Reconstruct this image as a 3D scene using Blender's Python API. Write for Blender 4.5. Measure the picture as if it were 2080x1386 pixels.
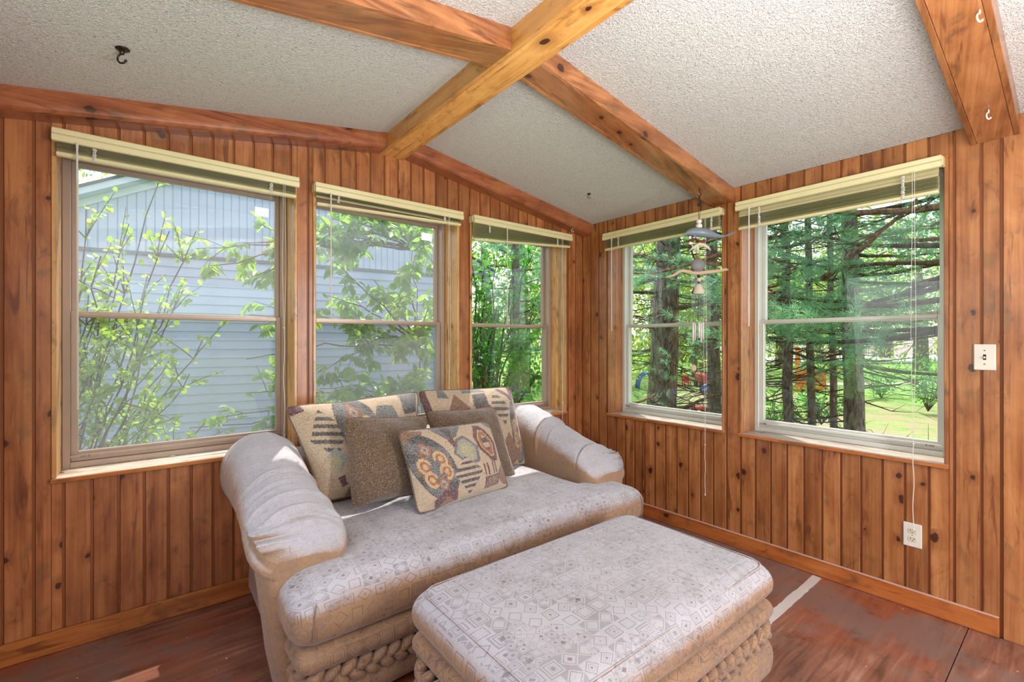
import bpy, bmesh, math, random
import numpy as np
from mathutils import Vector, Matrix

for o in list(bpy.data.objects): bpy.data.objects.remove(o)
SC = bpy.context.scene
COL = SC.collection
R = math.radians

# ------------------------------------------------------------------ camera
TH = math.atan2(1180, 944)
cam_d = bpy.data.cameras.new('camera'); cam = bpy.data.objects.new('camera', cam_d); COL.objects.link(cam)
cam_d.sensor_fit = 'HORIZONTAL'; cam_d.sensor_width = 36; cam_d.lens = 944 / 2080 * 36
cam_d.shift_y = 1.0 / 2080; cam_d.clip_start = .02; cam_d.clip_end = 300
CAMH = 1.28
cam.location = (0, 0, CAMH); cam.rotation_euler = (R(90), 0, TH - R(90))
SC.camera = cam

# ------------------------------------------------------------------ sky, sun, lamps, exposure
SC.view_settings.view_transform = 'Standard'; SC.view_settings.look = 'None'
SC.view_settings.gamma = 1.0; SC.view_settings.use_curve_mapping = False
SC.view_settings.exposure = 0.0
SUN_DIR = Vector((-0.34, -0.46, -0.93)).normalized()      # direction the sunlight travels
world = bpy.data.worlds.new('world'); SC.world = world; world.use_nodes = True
wn = world.node_tree; wn.nodes.clear()
sky = wn.nodes.new('ShaderNodeTexSky'); sky.sky_type = 'NISHITA'; sky.sun_disc = False
sky.sun_elevation = math.asin(-SUN_DIR.z); sky.sun_rotation = math.atan2(-SUN_DIR.x, -SUN_DIR.y)
sky.air_density = 1.2; sky.dust_density = 2.0; sky.ozone_density = 1.0
hs = wn.nodes.new('ShaderNodeHueSaturation'); hs.inputs['Saturation'].default_value = .55
bg = wn.nodes.new('ShaderNodeBackground'); bg.inputs['Strength'].default_value = .46
wo = wn.nodes.new('ShaderNodeOutputWorld')
wn.links.new(sky.outputs[0], hs.inputs['Color']); wn.links.new(hs.outputs[0], bg.inputs[0]); wn.links.new(bg.outputs[0], wo.inputs[0])

sd = bpy.data.lights.new('sun', 'SUN'); sd.energy = 7.0; sd.angle = R(.6); sd.color = (1, .95, .86)
so = bpy.data.objects.new('sun', sd); COL.objects.link(so); so.location = (0, 8, 12)
so.rotation_euler = SUN_DIR.to_track_quat('-Z', 'Y').to_euler()

def area(name, loc, target, sx, sy, power, col):
    d = bpy.data.lights.new(name, 'AREA'); d.shape = 'RECTANGLE'; d.size = sx; d.size_y = sy; d.energy = power; d.color = col
    o = bpy.data.objects.new(name, d); COL.objects.link(o); o.location = loc
    o.rotation_euler = (Vector(target) - Vector(loc)).to_track_quat('-Z', 'Y').to_euler()
    return o
# unseen fill lamp, added to brighten the room by way of the ceiling
area('bounce_fill', (.62, -.30, 1.30), (.62, -.30, 2.4), .9, .9, 100, (.97, .97, 1))
area('strip_fill', (1.815, -1.22, 1.25), (1.5, 2.0, .9), .24, 1.7, 46, (.98, .97, 1))  # added frontal fill lamp, out of view, lifts the low walls
area('rear_side_fill', (-.66, 1.0, 1.30), (2.4, 1.3, .9), 1.7, 1.3, 9, (.93, .96, 1))  # unseen area lamp added outside the rear opening to boost its daylight

# ------------------------------------------------------------------ helpers
WL = {}
def wl(o): return WL.get(o.name, Vector((0, 0, 0))) if o else Vector((0, 0, 0))
def put(name, me, mat, parent=None, origin=(0, 0, 0)):
    o = bpy.data.objects.new(name, me); COL.objects.link(o)
    if mat is not None:
        me.materials.clear(); me.materials.append(mat)
    origin = Vector(origin)
    if parent: o.parent = parent
    o.location = origin - wl(parent); WL[o.name] = origin
    return o
def mk(name, V, F, mat, parent=None, origin=(0, 0, 0), smooth=False, recalc=True, weld=False):
    me = bpy.data.meshes.new(name)
    og = np.array(origin, float)
    V = np.asarray(V, float) - og
    me.from_pydata(V.tolist(), [], F)
    if recalc or weld:
        b = bmesh.new(); b.from_mesh(me)
        if weld: bmesh.ops.remove_doubles(b, verts=b.verts, dist=1e-5)
        if recalc: bmesh.ops.recalc_face_normals(b, faces=b.faces)
        b.to_mesh(me); b.free()
    if smooth: me.polygons.foreach_set('use_smooth', [True] * len(me.polygons))
    me.update()
    return put(name, me, mat, parent, origin)
def fast(name, V, F, mat, parent=None, smooth=False):
    """numpy arrays V (n,3), F (m,k) with constant k"""
    V = np.asarray(V, np.float32); F = np.asarray(F, np.int32)
    me = bpy.data.meshes.new(name); m, k = F.shape
    me.vertices.add(len(V)); me.vertices.foreach_set('co', (V - np.array(wl(parent), np.float32)).ravel() if parent else V.ravel())
    me.loops.add(m * k); me.loops.foreach_set('vertex_index', F.ravel())
    me.polygons.add(m); me.polygons.foreach_set('loop_start', np.arange(0, m * k, k, dtype=np.int32))
    if smooth: me.polygons.foreach_set('use_smooth', np.ones(m, bool))
    me.update(calc_edges=True); me.validate()
    o = bpy.data.objects.new(name, me); COL.objects.link(o); me.materials.append(mat)
    if parent: o.parent = parent
    WL[o.name] = wl(parent)
    return o
def tag(o, label=None, cat=None, group=None, kind=None):
    if label: o['label'] = label
    if cat: o['category'] = cat
    if group: o['group'] = group
    if kind: o['kind'] = kind
    return o
def empty(name, loc, label=None, cat=None, group=None, kind=None):
    o = bpy.data.objects.new(name, None); COL.objects.link(o); o.location = loc; o.empty_display_size = .1
    WL[o.name] = Vector(loc)
    return tag(o, label, cat, group, kind)
class M:
    def __init__(s): s.v = []; s.f = []
    def add(s, V, F):
        n = len(s.v); s.v.extend([tuple(p) for p in V]); s.f.extend([tuple(i + n for i in f) for f in F]); return s
    def box(s, x0, x1, y0, y1, z0, z1, T=None):
        P = [(x, y, z) for z in (z0, z1) for y in (y0, y1) for x in (x0, x1)]
        if T: P = [T(*p) for p in P]
        return s.add(P, [(0, 2, 3, 1), (4, 5, 7, 6), (0, 1, 5, 4), (2, 6, 7, 3), (0, 4, 6, 2), (1, 3, 7, 5)])
    def bbox(s, x0, x1, y0, y1, z0, z1, b=.002, T=None):
        """box with chamfered edges"""
        P = []; c = [((x0, x0 + b), (x1, x1 - b)), ((y0, y0 + b), (y1, y1 - b)), ((z0, z0 + b), (z1, z1 - b))]
        idx = {}
        for i in (0, 1):
            for j in (0, 1):
                for k in (0, 1):
                    for a in range(3):
                        p = [c[0][i][1], c[1][j][1], c[2][k][1]]; q = (i, j, k)
                        p[a] = c[a][q[a]][0]
                        idx[(i, j, k, a)] = len(P); P.append(tuple(p))
        F = []
        for a in range(3):
            u, v = (a + 1) % 3, (a + 2) % 3
            for s0 in (0, 1):
                l = []
                for (m, n) in ((0, 0), (1, 0), (1, 1), (0, 1)):
                    q = [0, 0, 0]; q[a] = s0; q[u] = m; q[v] = n; l.append(idx[(*q, a)])
                F.append(l)
                for t in (0, 1):   # edges along v between face a and face u
                    q0 = [0, 0, 0]; q0[a] = s0; q0[u] = t; q1 = list(q0); q1[v] = 1
                    F.append([idx[(*q0, a)], idx[(*q0, u)], idx[(*q1, u)], idx[(*q1, a)]])
        for i in (0, 1):
            for j in (0, 1):
                for k in (0, 1): F.append([idx[(i, j, k, 0)], idx[(i, j, k, 1)], idx[(i, j, k, 2)]])
        if T: P = [T(*p) for p in P]
        return s.add(P, F)
    def tube(s, pts, rad, n=6, caps=True):
        pts = [Vector(p) for p in pts]; m = len(pts)
        if not hasattr(rad, '__len__'): rad = [rad] * m
        base = len(s.v); up = None
        for i, p in enumerate(pts):
            d = (pts[min(i + 1, m - 1)] - pts[max(i - 1, 0)])
            if d.length < 1e-9: d = Vector((0, 0, 1))
            d.normalize()
            if up is None: up = d.orthogonal().normalized()
            up = (up - d * up.dot(d));
            if up.length < 1e-6: up = d.orthogonal()
            up.normalize(); w = d.cross(up)
            for k in range(n):
                a = 2 * math.pi * k / n
                s.v.append(tuple(p + (up * math.cos(a) + w * math.sin(a)) * rad[i]))
        for i in range(m - 1):
            for k in range(n):
                a = base + i * n + k; b = base + i * n + (k + 1) % n
                s.f.append((a, b, b + n, a + n))
        if caps:
            s.f.append(tuple(base + k for k in reversed(range(n)))); s.f.append(tuple(base + (m - 1) * n + k for k in range(n)))
        return s
    def ell(s, c, r, ax=None, n=10, m=6):
        """ellipsoid centre c, radii r, ax = 3x3 axes rows"""
        base = len(s.v); c = np.array(c, float)
        A = np.eye(3) if ax is None else np.array(ax, float)
        pts = [np.array((0, 0, -1.))]
        for i in range(1, m):
            t = -math.pi / 2 + math.pi * i / m
            for k in range(n):
                a = 2 * math.pi * k / n; pts.append(np.array((math.cos(t) * math.cos(a), math.cos(t) * math.sin(a), math.sin(t))))
        pts.append(np.array((0, 0, 1.)))
        for p in pts: s.v.append(tuple(c + (p[0] * r[0]) * A[0] + (p[1] * r[1]) * A[1] + (p[2] * r[2]) * A[2]))
        for k in range(n): s.f.append((base, base + 1 + (k + 1) % n, base + 1 + k))
        for i in range(m - 2):
            for k in range(n):
                a = base + 1 + i * n + k; b = base + 1 + i * n + (k + 1) % n
                s.f.append((a, b, b + n, a + n))
        t = base + 1 + (m - 1) * n; q = base + 1 + (m - 2) * n
        for k in range(n): s.f.append((t, q + k, q + (k + 1) % n))
        return s
    def prism(s, poly, a, b, T):
        """polygon poly of (p,q) extruded from a to b; T(p,q,t)"""
        n = len(poly); P = [T(p, q, a) for p, q in poly] + [T(p, q, b) for p, q in poly]
        return s.add(P, [tuple(range(n)), tuple(reversed(range(n, 2 * n)))] + [(i, (i + 1) % n, n + (i + 1) % n, n + i) for i in range(n)])
    def ob(s, name, mat, parent=None, origin=None, smooth=False, recalc=True):
        if origin is None: origin = tuple(wl(parent)) if parent else (0, 0, 0)
        return mk(name, s.v, s.f, mat, parent, origin, smooth, recalc)

def ray(px, py):
    t = (px - 1040) / 944; u = (694 - py) / 944
    return Vector((math.cos(TH) + math.sin(TH) * t, math.sin(TH) - math.cos(TH) * t, u))
def onY(px, py, y): d = ray(px, py); return Vector((0, 0, CAMH)) + d * (y / d.y)
def onX(px, py, x): d = ray(px, py); return Vector((0, 0, CAMH)) + d * (x / d.x)

# ------------------------------------------------------------------ materials
def s2l(c): return tuple(((v / 255) / 12.92 if v / 255 <= .04045 else ((v / 255 + .055) / 1.055) ** 2.4) for v in c) + (1,)
class N:
    def __init__(s, name):
        s.m = bpy.data.materials.new(name); s.m.use_nodes = True; s.t = s.m.node_tree; s.t.nodes.clear()
        s.out = s.t.nodes.new('ShaderNodeOutputMaterial')
    def n(s, typ, **kw):
        nd = s.t.nodes.new('ShaderNode' + typ)
        for k, v in kw.items():
            if k.startswith('_'): setattr(nd, k[1:], v)
        return nd
    def set(s, inp, v):
        if isinstance(v, bpy.types.NodeSocket): s.t.links.new(v, inp)
        elif v is not None: inp.default_value = v
    def math(s, op, a, b=None, c=None, clamp=False):
        nd = s.n('Math'); nd.operation = op; nd.use_clamp = clamp
        s.set(nd.inputs[0], a); s.set(nd.inputs[1], b)
        if c is not None: s.set(nd.inputs[2], c)
        return nd.outputs[0]
    def vmath(s, op, a, b=None):
        nd = s.n('VectorMath'); nd.operation = op; s.set(nd.inputs[0], a)
        if b is not None: s.set(nd.inputs[1], b)
        return nd.outputs[0]
    def mix(s, f, a, b, blend='MIX'):
        nd = s.n('Mix'); nd.data_type = 'RGBA'; nd.blend_type = blend; nd.clamp_factor = True
        s.set(nd.inputs[0], f); s.set(nd.inputs[6], a); s.set(nd.inputs[7], b); return nd.outputs[2]
    def noise(s, vec, scale, detail=3, rough=.55, dist=0, dim='3D'):
        nd = s.n('TexNoise'); nd.noise_dimensions = dim; s.set(nd.inputs['Vector'], vec)
        nd.inputs['Scale'].default_value = scale; nd.inputs['Detail'].default_value = detail
        nd.inputs['Roughness'].default_value = rough; nd.inputs['Distortion'].default_value = dist
        return nd.outputs['Fac']
    def comb(s, x, y, z=0.0):
        nd = s.n('CombineXYZ'); s.set(nd.inputs[0], x); s.set(nd.inputs[1], y); s.set(nd.inputs[2], z); return nd.outputs[0]
    def sep(s, v):
        nd = s.n('SeparateXYZ'); s.set(nd.inputs[0], v); return nd.outputs
    def ramp(s, f, stops):
        nd = s.n('ValToRGB'); s.set(nd.inputs[0], f); e = nd.color_ramp.elements
        while len(e) > 1: e.remove(e[-1])
        e[0].position = stops[0][0]; e[0].color = stops[0][1]
        for p, c in stops[1:]: x = e.new(p); x.color = c
        return nd.outputs[0]
    def ss(s, v, a, b):
        nd = s.n('MapRange'); nd.interpolation_type = 'SMOOTHSTEP'; s.set(nd.inputs[0], v)
        nd.inputs[1].default_value = a; nd.inputs[2].default_value = b; return nd.outputs[0]
    def obj(s): return s.n('TexCoord').outputs['Object']
    def bump(s, h, dist, strength=1.0, normal=None):
        nd = s.n('Bump'); s.set(nd.inputs['Height'], h); nd.inputs['Distance'].default_value = dist; nd.inputs['Strength'].default_value = strength
        if normal: s.set(nd.inputs['Normal'], normal)
        return nd.outputs[0]
    def bsdf(s, col, rough=.5, normal=None, **kw):
        nd = s.n('BsdfPrincipled'); s.set(nd.inputs['Base Color'], col); s.set(nd.inputs['Roughness'], rough)
        if normal: s.set(nd.inputs['Normal'], normal)
        for k, v in kw.items(): s.set(nd.inputs[k.replace('_', ' ')], v)
        return nd.outputs[0]
    def done(s, sh): s.t.links.new(sh, s.out.inputs[0]); return s.m

def plain(name, rgb, rough=.5, metal=0.0, bump=0, **kw):
    m = N(name); nm = None
    if bump: nm = m.bump(m.noise(m.obj(), bump, 4), .001)
    n2 = m.noise(m.obj(), 9, 3)
    c = s2l(rgb); d = tuple(x * .82 for x in c[:3]) + (1,)
    return m.done(m.bsdf(m.mix(n2, d, c), rough, nm, Metallic=metal, **kw))

def wood(name, axis, light, mid, dark, knots=.16, gloss=.32, stain=None, per_object=True):
    m = N(name); x, y, z = m.sep(m.obj())
    if axis == 'z': u, v = m.math('ADD', x, y), z
    elif axis == 'x': u, v = m.math('ADD', y, z), x
    else: u, v = m.math('ADD', x, z), y
    rnd = m.n('ObjectInfo').outputs['Random'] if per_object else 0.37
    u2 = m.math('MULTIPLY_ADD', rnd, 37.0, u); v2 = m.math('MULTIPLY_ADD', rnd, 91.0, v)
    # knots
    vo = m.n('TexVoronoi'); vo.voronoi_dimensions = '2D'; vo.feature = 'F1'; vo.inputs['Scale'].default_value = 1.0
    vo.inputs['Randomness'].default_value = .9
    wob = m.noise(m.comb(u2, v2), 30, 2)
    m.set(vo.inputs['Vector'], m.comb(m.math('MULTIPLY_ADD', wob, .18, m.math('MULTIPLY', u2, 8.5)), m.math('MULTIPLY_ADD', m.noise(m.comb(v2, u2), 24, 2), .22, m.math('MULTIPLY', v2, 6.6))))
    d = vo.outputs['Distance']; rc = m.sep(vo.outputs['Color'])
    has = m.math('LESS_THAN', rc[0], knots)
    size = m.math('MULTIPLY_ADD', rc[1], .10, .05)
    q = m.math('DIVIDE', d, size)
    core = m.math('MULTIPLY', m.ss(q, 1.15, .75), has)
    halo = m.math('MULTIPLY', m.ss(q, 4.0, .8), has)
    # grain bends round the knots
    gu = m.math('MULTIPLY_ADD', halo, .012, u2)
    g1 = m.noise(m.comb(m.math('MULTIPLY', gu, 95), m.math('MULTIPLY', v2, 2.2)), 1, 3, .6)
    g2 = m.noise(m.comb(m.math('MULTIPLY', gu, 26), m.math('MULTIPLY', v2, .9)), 1, 2, .5, .6)
    blot = m.noise(m.comb(m.math('MULTIPLY', u2, 9), m.math('MULTIPLY', v2, 4)), 1, 3, .6, .5)
    g = m.math('ADD', m.math('MULTIPLY', g1, .26), m.math('ADD', m.math('MULTIPLY', g2, .34), m.math('MULTIPLY', blot, .40)))
    c = m.ramp(g, [(.33, dark), (.47, mid), (.62, light)])
    b = m.math('MULTIPLY_ADD', rnd, .30, .82) if per_object else 1.0
    cb = m.comb(b, m.math('POWER', b, 1.12) if per_object else 1.0, m.math('POWER', b, 1.25) if per_object else 1.0)
    c = m.mix(1.0, c, cb, 'MULTIPLY')
    # darker bruise-like stain patches
    st = m.math('MULTIPLY', m.ss(m.noise(m.comb(m.math('MULTIPLY', u2, 11), m.math('MULTIPLY', v2, 5)), 1, 4, .65, 1.0), .57, .72), .50)
    c = m.mix(st, c, s2l((84, 46, 30)))
    sk = m.math('MULTIPLY', m.ss(m.noise(m.comb(m.math('MULTIPLY', u2, 24), m.math('MULTIPLY', m.math('ADD', v2, 5.0), 2.6)), 1, 4, .6, .8),   .57, .69), .66)
    c = m.mix(sk, c, s2l((92, 42, 22)))
    ol = m.math('MULTIPLY', m.ss(m.noise(m.comb(m.math('MULTIPLY', u2, 12), m.math('MULTIPLY', m.math('ADD', v2, 9.0), 7.5)), 1, 3, .6, .4), .56, .70), .42)
    c = m.mix(ol, c, s2l((104, 82, 52)))
    c = m.mix(m.math('MULTIPLY', halo, .45), c, s2l((112, 56, 22)))
    ring = m.math('SINE', m.math('MULTIPLY', q, 22))
    c = m.mix(core, c, m.mix(m.ss(ring, -.4, .8), s2l((52, 26, 18)), s2l((88, 46, 28))))
    nm = m.bump(m.math('ADD', g1, m.math('MULTIPLY', g2, .6)), .0012, .55)
    rg = m.math('MULTIPLY_ADD', g1, .22, gloss - .08)
    return m.done(m.bsdf(c, rg, nm, Coat_Weight=.25, Coat_Roughness=.22))

PL, PM, PD = s2l((190, 130, 78)), s2l((162, 101, 56)), s2l((124, 70, 37))
m_board = wood('pine_board', 'z', PL, PM, PD, .22)
m_boardA = wood('pine_board_red', 'z', s2l((190, 126, 76)), s2l((160, 97, 56)), s2l((120, 67, 39)), .20)
m_jamb = wood('pine_jamb', 'z', s2l((222, 176, 116)), s2l((204, 152, 92)), s2l((170, 116, 66)), .10, .3)
m_base = wood('pine_base_x', 'x', s2l((206, 138, 70)), s2l((188, 114, 52)), s2l((150, 84, 36)), .13)
m_baseY = wood('pine_base_y', 'y', s2l((196, 122, 60)), s2l((176, 98, 44)), s2l((134, 70, 32)), .16)
m_beamx = wood('pine_beam_x', 'x', s2l((182, 122, 76)), s2l((152, 94, 56)), s2l((108, 64, 40)), .14, .24)
m_beamA = wood('pine_beam_red', 'x', s2l((188, 118, 76)), s2l((162, 92, 58)), s2l((118, 58, 42)), .12, .30)
m_ridge = wood('pine_ridge', 'y', s2l((226, 170, 98)), s2l((208, 144, 74)), s2l((160, 100, 50)), .16, .28)
m_sillx = wood('sill_x', 'x', s2l((226, 218, 204)), s2l((206, 194, 176)), s2l((160, 140, 118)), .06, .45)
m_silly = wood('sill_y', 'y', s2l((206, 200, 190)), s2l((184, 174, 160)), s2l((140, 124, 106)), .06, .45)
m_groove = plain('stained_groove', (140, 80, 40), .45)
m_dark = plain('groove_dark', (70, 34, 16), .7)

def popcorn():
    m = N('ceiling_texture'); o = m.obj()
    n1 = m.noise(o, 230, 2, .6); n2 = m.noise(o, 90, 3, .6)
    h = m.math('ADD', m.ss(n1, .42, .70), m.math('MULTIPLY', m.ss(n2, .45, .62), .8))
    sp = m.ss(m.noise(o, 130, 1, .5), .38, .27)
    big = m.noise(o, 1.3, 2)
    c = m.mix(big, s2l((208, 203, 199)), s2l((218, 214, 210)))
    c = m.mix(m.math('MULTIPLY', sp, .62), c, s2l((128, 120, 114)))
    return m.done(m.bsdf(c, .9, m.bump(h, .0024, 1.0)))
m_ceil = popcorn()

def plywood():
    m = N('floor_plywood'); o = m.obj(); x, y, z = m.sep(o)
    g = m.noise(m.comb(m.math('MULTIPLY', x, 2.2), m.math('MULTIPLY', y, 26)), 1, 5, .62, .9)
    b = m.noise(o, 2.6, 5, .6, .6)
    c = m.ramp(m.math('ADD', m.math('MULTIPLY', g, .62), m.math('MULTIPLY', b, .38)),
               [(.36, s2l((84, 54, 44))), (.47, s2l((128, 84, 66))), (.58, s2l((156, 108, 86))), (.7, s2l((182, 146, 130)))])
    red = m.ss(m.noise(m.vmath('ADD', o, (7, 3, 0)), 1.7, 4, .6), .42, .62)
    c = m.mix(m.math('MULTIPLY', red, .6), c, s2l((166, 84, 50)))
    grey = m.ss(m.math('ADD', m.noise(m.vmath('ADD', o, (1.1, 5, 0)), 2.6, 5, .66), m.math('MULTIPLY', m.ss(x, 1.9, 2.9), .10)), .50, .64)
    c = m.mix(m.math('MULTIPLY', grey, .72), c, s2l((128, 112, 106)))
    dk = m.ss(m.noise(m.vmath('ADD', o, (3, 9, 0)), 7, 6, .72), .55, .70)
    c = m.mix(m.math('MULTIPLY', dk, .5), c, s2l((70, 38, 28)))
    # scratches and paint flecks
    sc = m.ss(m.noise(m.comb(m.math('MULTIPLY', m.math('ADD', x, y), 5), m.math('MULTIPLY', m.math('SUBTRACT', x, y), 150)), 1, 2, .5), .70, .76)
    c = m.mix(m.math('MULTIPLY', sc, .3), c, s2l((200, 160, 130)))
    vo = m.n('TexVoronoi'); vo.inputs['Scale'].default_value = 26; m.set(vo.inputs['Vector'], o)
    vr = m.sep(vo.outputs['Color'])
    fl = m.math('MULTIPLY', m.math('LESS_THAN', vo.outputs['Distance'], m.math('MULTIPLY', vr[1], .11)), m.math('LESS_THAN', vr[0], .16))
    c = m.mix(fl, c, s2l((232, 222, 212)))
    return m.done(m.bsdf(c, m.math('MULTIPLY_ADD', b, .25, .30), m.bump(g, .001, .5), Coat_Weight=.3, Coat_Roughness=.3))
m_floor = plywood()

def fabric(name, k=1.0):
    m = N(name); o = m.obj(); x, y, z = m.sep(o)
    gx, gy, gz = m.sep(m.n('NewGeometry').outputs['Normal'])
    side = m.math('GREATER_THAN', m.math('ABSOLUTE', gx), .74)
    w = m.n('TexNoise'); w.inputs['Scale'].default_value = 5; m.set(w.inputs['Vector'], o); wx = m.math('MULTIPLY_ADD', w.outputs['Fac'], .02, -.01)
    u = m.math('ADD', m.math('ADD', m.math('MULTIPLY', side, y), m.math('MULTIPLY', m.math('SUBTRACT', 1.0, side), x)), wx)
    v = m.math('ADD', m.math('ADD', z, m.math('MULTIPLY', m.math('SUBTRACT', 1.0, side), y)), wx)
    # 45-degree-free rectangular lattice of motifs, about 5 cm cells
    def motif(uu, vv, scale, seed):
        cu = m.math('MULTIPLY_ADD', uu, scale, seed); cv = m.math('MULTIPLY_ADD', vv, scale, seed * 1.7)
        row = m.math('FLOOR', cv)
        cu = m.math('MULTIPLY_ADD', m.math('MODULO', m.math('ABSOLUTE', row), 2.0), .5, cu)
        iu, iv = m.math('FLOOR', cu), row
        fu = m.math('ABSOLUTE', m.math('SUBTRACT', m.math('FRACT', cu), .5)); fv = m.math('ABSOLUTE', m.math('SUBTRACT', m.math('FRACT', cv), .5))
        wn_ = m.n('TexWhiteNoise'); wn_.noise_dimensions = '2D'; m.set(wn_.inputs['Vector'], m.comb(iu, iv))
        r1, r2, r3 = m.sep(wn_.outputs['Color'])
        sq = m.math('MAXIMUM', fu, fv); di = m.math('ADD', fu, fv)
        t = m.math('GREATER_THAN', r1, .45)
        d = m.math('ADD', m.math('MULTIPLY', t, m.math('MULTIPLY', di, .78)), m.math('MULTIPLY', m.math('SUBTRACT', 1.0, t), sq))
        # stepped saw edge
        saw = m.math('MULTIPLY', m.math('ABSOLUTE', m.math('SUBTRACT', m.math('FRACT', m.math('MULTIPLY', m.math('SUBTRACT', fu, fv), 9.0)), .5)), .05)
        d = m.math('ADD', d, m.math('MULTIPLY', saw, m.math('GREATER_THAN', r3, .4)))
        ring = m.math('MULTIPLY', m.math('GREATER_THAN', d, .30), m.math('LESS_THAN', d, .352))
        ring2 = m.math('MULTIPLY', m.math('MULTIPLY', m.math('GREATER_THAN', d, .17), m.math('LESS_THAN', d, .196)), m.math('GREATER_THAN', r2, .5))
        core = m.math('MULTIPLY', m.math('LESS_THAN', d, m.math('MULTIPLY_ADD', r3, .10, .05)), m.math('GREATER_THAN', r2, .35))
        out = m.math('MULTIPLY', m.math('GREATER_THAN', d, .43), m.math('GREATER_THAN', r3, .62))
        return m.math('MAXIMUM', m.math('MAXIMUM', ring, ring2), m.math('MULTIPLY', out, .8)), core, r2, r1
    a, ac, r2, r1 = motif(u, v, 17.5, 3.3)
    b, bc, r4, r5 = motif(u, v, 31.0, 9.1)
    # fields where the large motif reads, fields of small motif
    fld = m.math('GREATER_THAN', m.noise(m.comb(u, v), 5.5, 1), .54)
    line = m.math('ADD', m.math('MULTIPLY', a, m.math('SUBTRACT', 1.0, m.math('MULTIPLY', fld, .85))), m.math('MULTIPLY', m.math('MULTIPLY', b, fld), .9), clamp=True)
    core = m.math('MAXIMUM', ac, m.math('MULTIPLY', bc, fld))
    worn = m.math('MULTIPLY_ADD', m.noise(o, 3.2, 4, .6), 1.1, .35)
    tuft = m.noise(m.comb(m.math('MULTIPLY', u, 420), m.math('MULTIPLY', v, 110)), 1, 2, .6)
    weave = m.noise(m.comb(m.math('MULTIPLY', u, 700), m.math('MULTIPLY', v, 240)), 1, 2, .6)
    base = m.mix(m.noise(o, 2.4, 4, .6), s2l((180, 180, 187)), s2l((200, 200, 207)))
    # sun fading plus painted window light whiten upward faces, with a ragged nap edge
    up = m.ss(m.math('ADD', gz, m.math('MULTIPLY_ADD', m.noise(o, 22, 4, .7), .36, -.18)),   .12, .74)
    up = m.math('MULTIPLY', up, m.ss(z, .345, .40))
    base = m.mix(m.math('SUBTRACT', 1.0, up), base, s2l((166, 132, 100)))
    c = m.mix(m.math('MULTIPLY', m.math('MULTIPLY', line, .56 * k), worn), base, s2l((104, 94, 92)))
    cc = m.mix(m.math('GREATER_THAN', r1, .7), s2l((128, 122, 122)), s2l((110, 82, 78)))
    c = m.mix(m.math('MULTIPLY', m.math('MULTIPLY', core, .78 * k), worn), c, cc)
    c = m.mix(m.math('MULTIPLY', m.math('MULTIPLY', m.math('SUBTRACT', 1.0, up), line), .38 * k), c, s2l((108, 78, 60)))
    c = m.mix(m.math('MULTIPLY', m.ss(tuft, .45, .7), .16), c, s2l((120, 98, 80)))
    stn = m.ss(m.noise(m.vmath('ADD', o, (4, 2, 1)), 6, 5, .7), .60, .75)
    c = m.mix(m.math('MULTIPLY', stn, .16), c, s2l((150, 120, 92)))
    h = m.math('ADD', m.math('MULTIPLY', weave, .35), m.math('ADD', m.math('MULTIPLY', m.noise(o, 14, 4, .6), 5.0), m.math('MULTIPLY', line, -.5)))
    return m.done(m.bsdf(c, .78, m.bump(h, .0022, .8), Sheen_Weight=.45, Sheen_Roughness=.4, Sheen_Tint=(.92, .95, 1, 1)))
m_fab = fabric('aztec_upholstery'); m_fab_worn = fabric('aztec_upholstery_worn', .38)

def chenille():
    m = N('brown_chenille'); o = m.obj()
    n = m.noise(o, 230, 2, .7); n3 = m.noise(o, 12, 3)
    c = m.ramp(n, [(.36, s2l((52, 38, 28))), (.52, s2l((100, 78, 58))), (.70, s2l((170, 146, 118)))])
    c = m.mix(m.math('MULTIPLY', n3, .3), c, s2l((124, 98, 74)))
    return m.done(m.bsdf(c, .9, m.bump(n, .003, .9), Sheen_Weight=.5, Sheen_Roughness=.5))
m_chen = chenille()

def tapestry():
    m = N('tapestry_cloth'); o = m.obj()
    at = m.n('Attribute'); at.attribute_name = 'pattern'
    n = m.noise(o, 210, 2, .7)
    c = m.mix(m.math('MULTIPLY', m.ss(n, .40, .66), .30), at.outputs['Color'], s2l((222, 212, 198)))
    c = m.mix(m.math('MULTIPLY', m.ss(n, .52, .36), .34), c, s2l((52, 38, 32)))
    return m.done(m.bsdf(c, .9, m.bump(n, .0028, .8), Sheen_Weight=.5, Sheen_Roughness=.45, Sheen_Tint=(.95, .96, 1, 1)))
m_tap = tapestry()

m_alu = plain('aluminium_frame', (214, 217, 210), .36, .2)
m_alu_backlit = plain('aluminium_frame_backlit', (184, 164, 150), .34, .35)  # same metal; backlit tone and warm wood reflection painted into the colour
m_alu2 = plain('aluminium_track', (150, 146, 138), .4, .6)
m_cream = plain('cream_enamel', (232, 222, 176), .32)
m_slat = plain('cream_slat', (216, 206, 164), .30)
m_cord = plain('white_cord', (232, 228, 220), .6)
m_clear = plain('wand_plastic', (226, 224, 216), .15)
m_plate = plain('ivory_plate', (232, 230, 218), .35)
m_recep = plain('ivory_receptacle', (222, 212, 184), .4)
m_blk = plain('black_slot', (26, 22, 20), .5)
m_bronze = plain('bronze_hook', (70, 58, 50), .35, .8)
m_tape = plain('white_tape', (226, 220, 216), .6, 0, 300)
m = N('paper_sticker'); t_ = m.n('BsdfTranslucent'); t_.inputs[0].default_value = (.95, .95, .95, 1); m_sticker = m.done(t_.outputs[0])

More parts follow.
